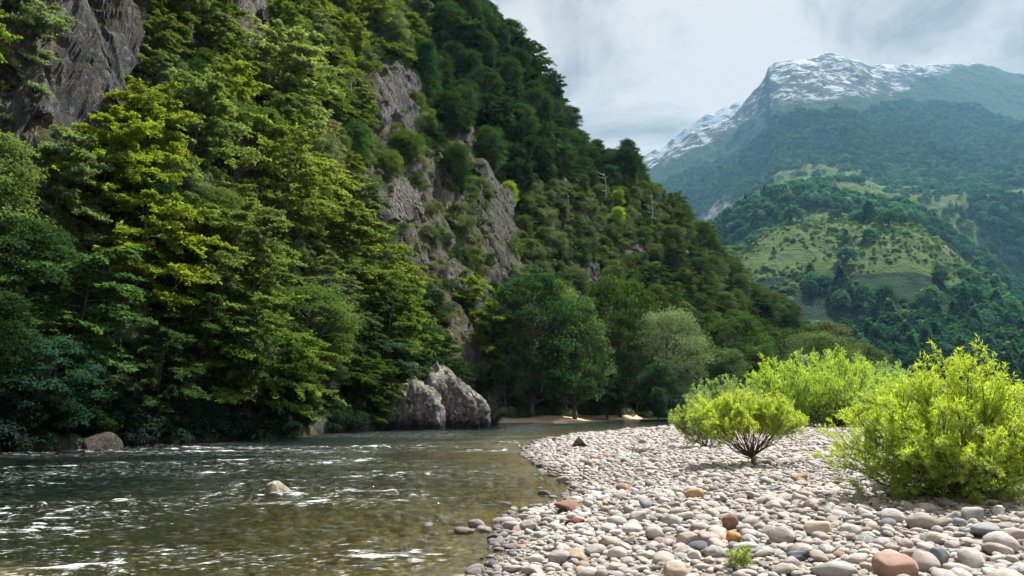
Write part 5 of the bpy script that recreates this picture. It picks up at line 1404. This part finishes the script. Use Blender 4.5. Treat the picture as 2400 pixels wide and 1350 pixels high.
# the outcrop: two big lichened blocks with a crack between and a darker spur behind
def oc(px, py, dpx_w, dep, hgt, seed, lab, rz, dz=0.0, cuts=6, mat='outcrop', prof=None):
    x, y = on_plane(px, py, WATER_Z); d = math.hypot(float(x), float(y)); w = dpx_w / 1800 * d / 2
    return boulder('outcrop_rock', (float(x), float(y), WATER_Z + dz), (w, dep, hgt), MAT[mat], lab, seed, rz, sub=6, rough=1.7, cuts=cuts, cat='rock', group='rocks of the river outcrop', prof=prof, box=5.5)
oc(972, 1004, 128, 2.8, 4.0, 521, 'left dark-footed block of the lichened outcrop at the water', 0.05, cuts=0, prof=([-1, -0.4, 0.3, 1], [0.72, 1.0, 0.92, 0.70]))
oc(1072, 1002, 140, 3.2, 4.7, 527, 'right whitish lichened block of the outcrop sloping down to the sand', 0.05, cuts=0, prof=([-1, -0.6, 0.0, 1], [0.98, 1.0, 0.86, 0.50]))
oc(1050, 998, 110, 3.0, 5.9, 533, 'pale upper shoulder of the outcrop joining it to the slope', 0.05, cuts=0, prof=([-1, -0.5, 0.2, 1], [0.8, 1.0, 0.78, 0.45]))
oc(1140, 992, 46, 2.0, 4.4, 524, 'narrow dark rock behind the right side of the outcrop', 0.2, 0.0, mat='cliff_dark')

# ------------------------------------------------------------------ grass on the sandy bank, driftwood
def tufts(name, pts, hgt, col, label, nb=14):
    n = len(pts); P = np.repeat(pts, nb, axis=0); k = len(P)
    P = P + np.stack([rng.normal(size=k) * .25, rng.normal(size=k) * .25, 0 * P[:, 2]], 1)
    al = np.stack([rng.normal(size=k) * .35, rng.normal(size=k) * .35, np.ones(k)], 1)
    v, q = leaf_quads(P, rng.normal(size=(k, 3)), hgt * rng.uniform(.5, 1.2, k), hgt * 0.09, along=al)
    o = obj(name, mesh_np(name, v, q, mat=MAT['leaf'], attrs={'lv': np.repeat(rng.random(k), 4)}), kind='stuff', label=label, category='grass')
    o.color = (*col, 1); return o
gs = rng.uniform(8.1 * NSEG, 9.55 * NSEG, 900); gd = -1.2 + 2.4 * rng.random(900) ** 0.8 + 0.8 * np.sin(gs * .3)
i = gs.astype(int); gxp = BD[i, 0] + BN[i, 0] * gd; gyp = BD[i, 1] + BN[i, 1] * gd
tufts('grass', np.stack([gxp, gyp, 0.5 + 0 * gxp], 1), 0.8, (0.055, 0.105, 0.03), 'rough green grass along the top of the sandy bank')
MAT['driftwood'] = bark('driftwood_wood', (0.30, 0.28, 0.25), (0.48, 0.46, 0.42))
acc = Acc(); b = bank_pos(1480, 111, 0.5)
for k in range(9):
    a = rng.uniform(-1.2, 1.2); L_ = rng.uniform(1.0, 2.6); q = np.linspace(0, 1, 5)
    pts = b + np.stack([np.sin(a) * L_ * q * 1.0 + rng.normal() * .3, rng.normal() * .3 + 0 * q, np.cos(a) * L_ * q * .9 - .3 * q ** 2], 1) + np.cumsum(rng.normal(size=(5, 3)) * 0.07, axis=0)
    acc.add(*tube(pts, 0.05 * (1 - .8 * q) + .01, 5))
obj('driftwood', acc.mesh('driftwood', MAT['driftwood'], True), label='bleached tangle of dead branches at the end of the sandy bank', category='driftwood')
acc = Acc(); b = on_bar(1500, 1066)
for k in range(14):
    a = rng.uniform(-1.4, 1.4); L_ = rng.uniform(.25, .7); q = np.linspace(0, 1, 4)
    pts = b + np.stack([np.sin(a) * L_ * q + rng.normal() * .12, rng.normal() * .15 + 0 * q, .08 + .28 * np.cos(a) * q], 1)
    acc.add(*tube(pts, 0.012 * (1 - .7 * q) + .004, 4))
obj('twig_pile', acc.mesh('twig_pile', MAT['bark'], True), label='small dark tangle of twigs lying on the upper gravel bar', category='twigs')

settle_labels()

# ------------------------------------------------------------------ air
m = M('valley_haze')
hv = m.n('ShaderNodeVolumePrincipled', {'Color': (0.30, 0.65, 1.0, 1), 'Density': 0.58e-4, 'Anisotropy': 0.25})
m.t.links.new(hv.outputs[0], m.out.inputs['Volume'])
x0, x1, y0, y1, z0, z1 = -6300, 9500, -400, 9600, -8, 2350
hvx = np.array([(a, b_, c_) for a in (x0, x1) for b_ in (y0, y1) for c_ in (z0, z1)], float)
hq = np.array([(0, 1, 3, 2), (4, 6, 7, 5), (0, 4, 5, 1), (2, 3, 7, 6), (0, 2, 6, 4), (1, 5, 7, 3)])
obj('haze', mesh_np('haze', hvx, hq, mat=m.m), kind='stuff', label='pale blue haze filling the valley air', category='haze')
print('objects', len(bpy.data.objects))
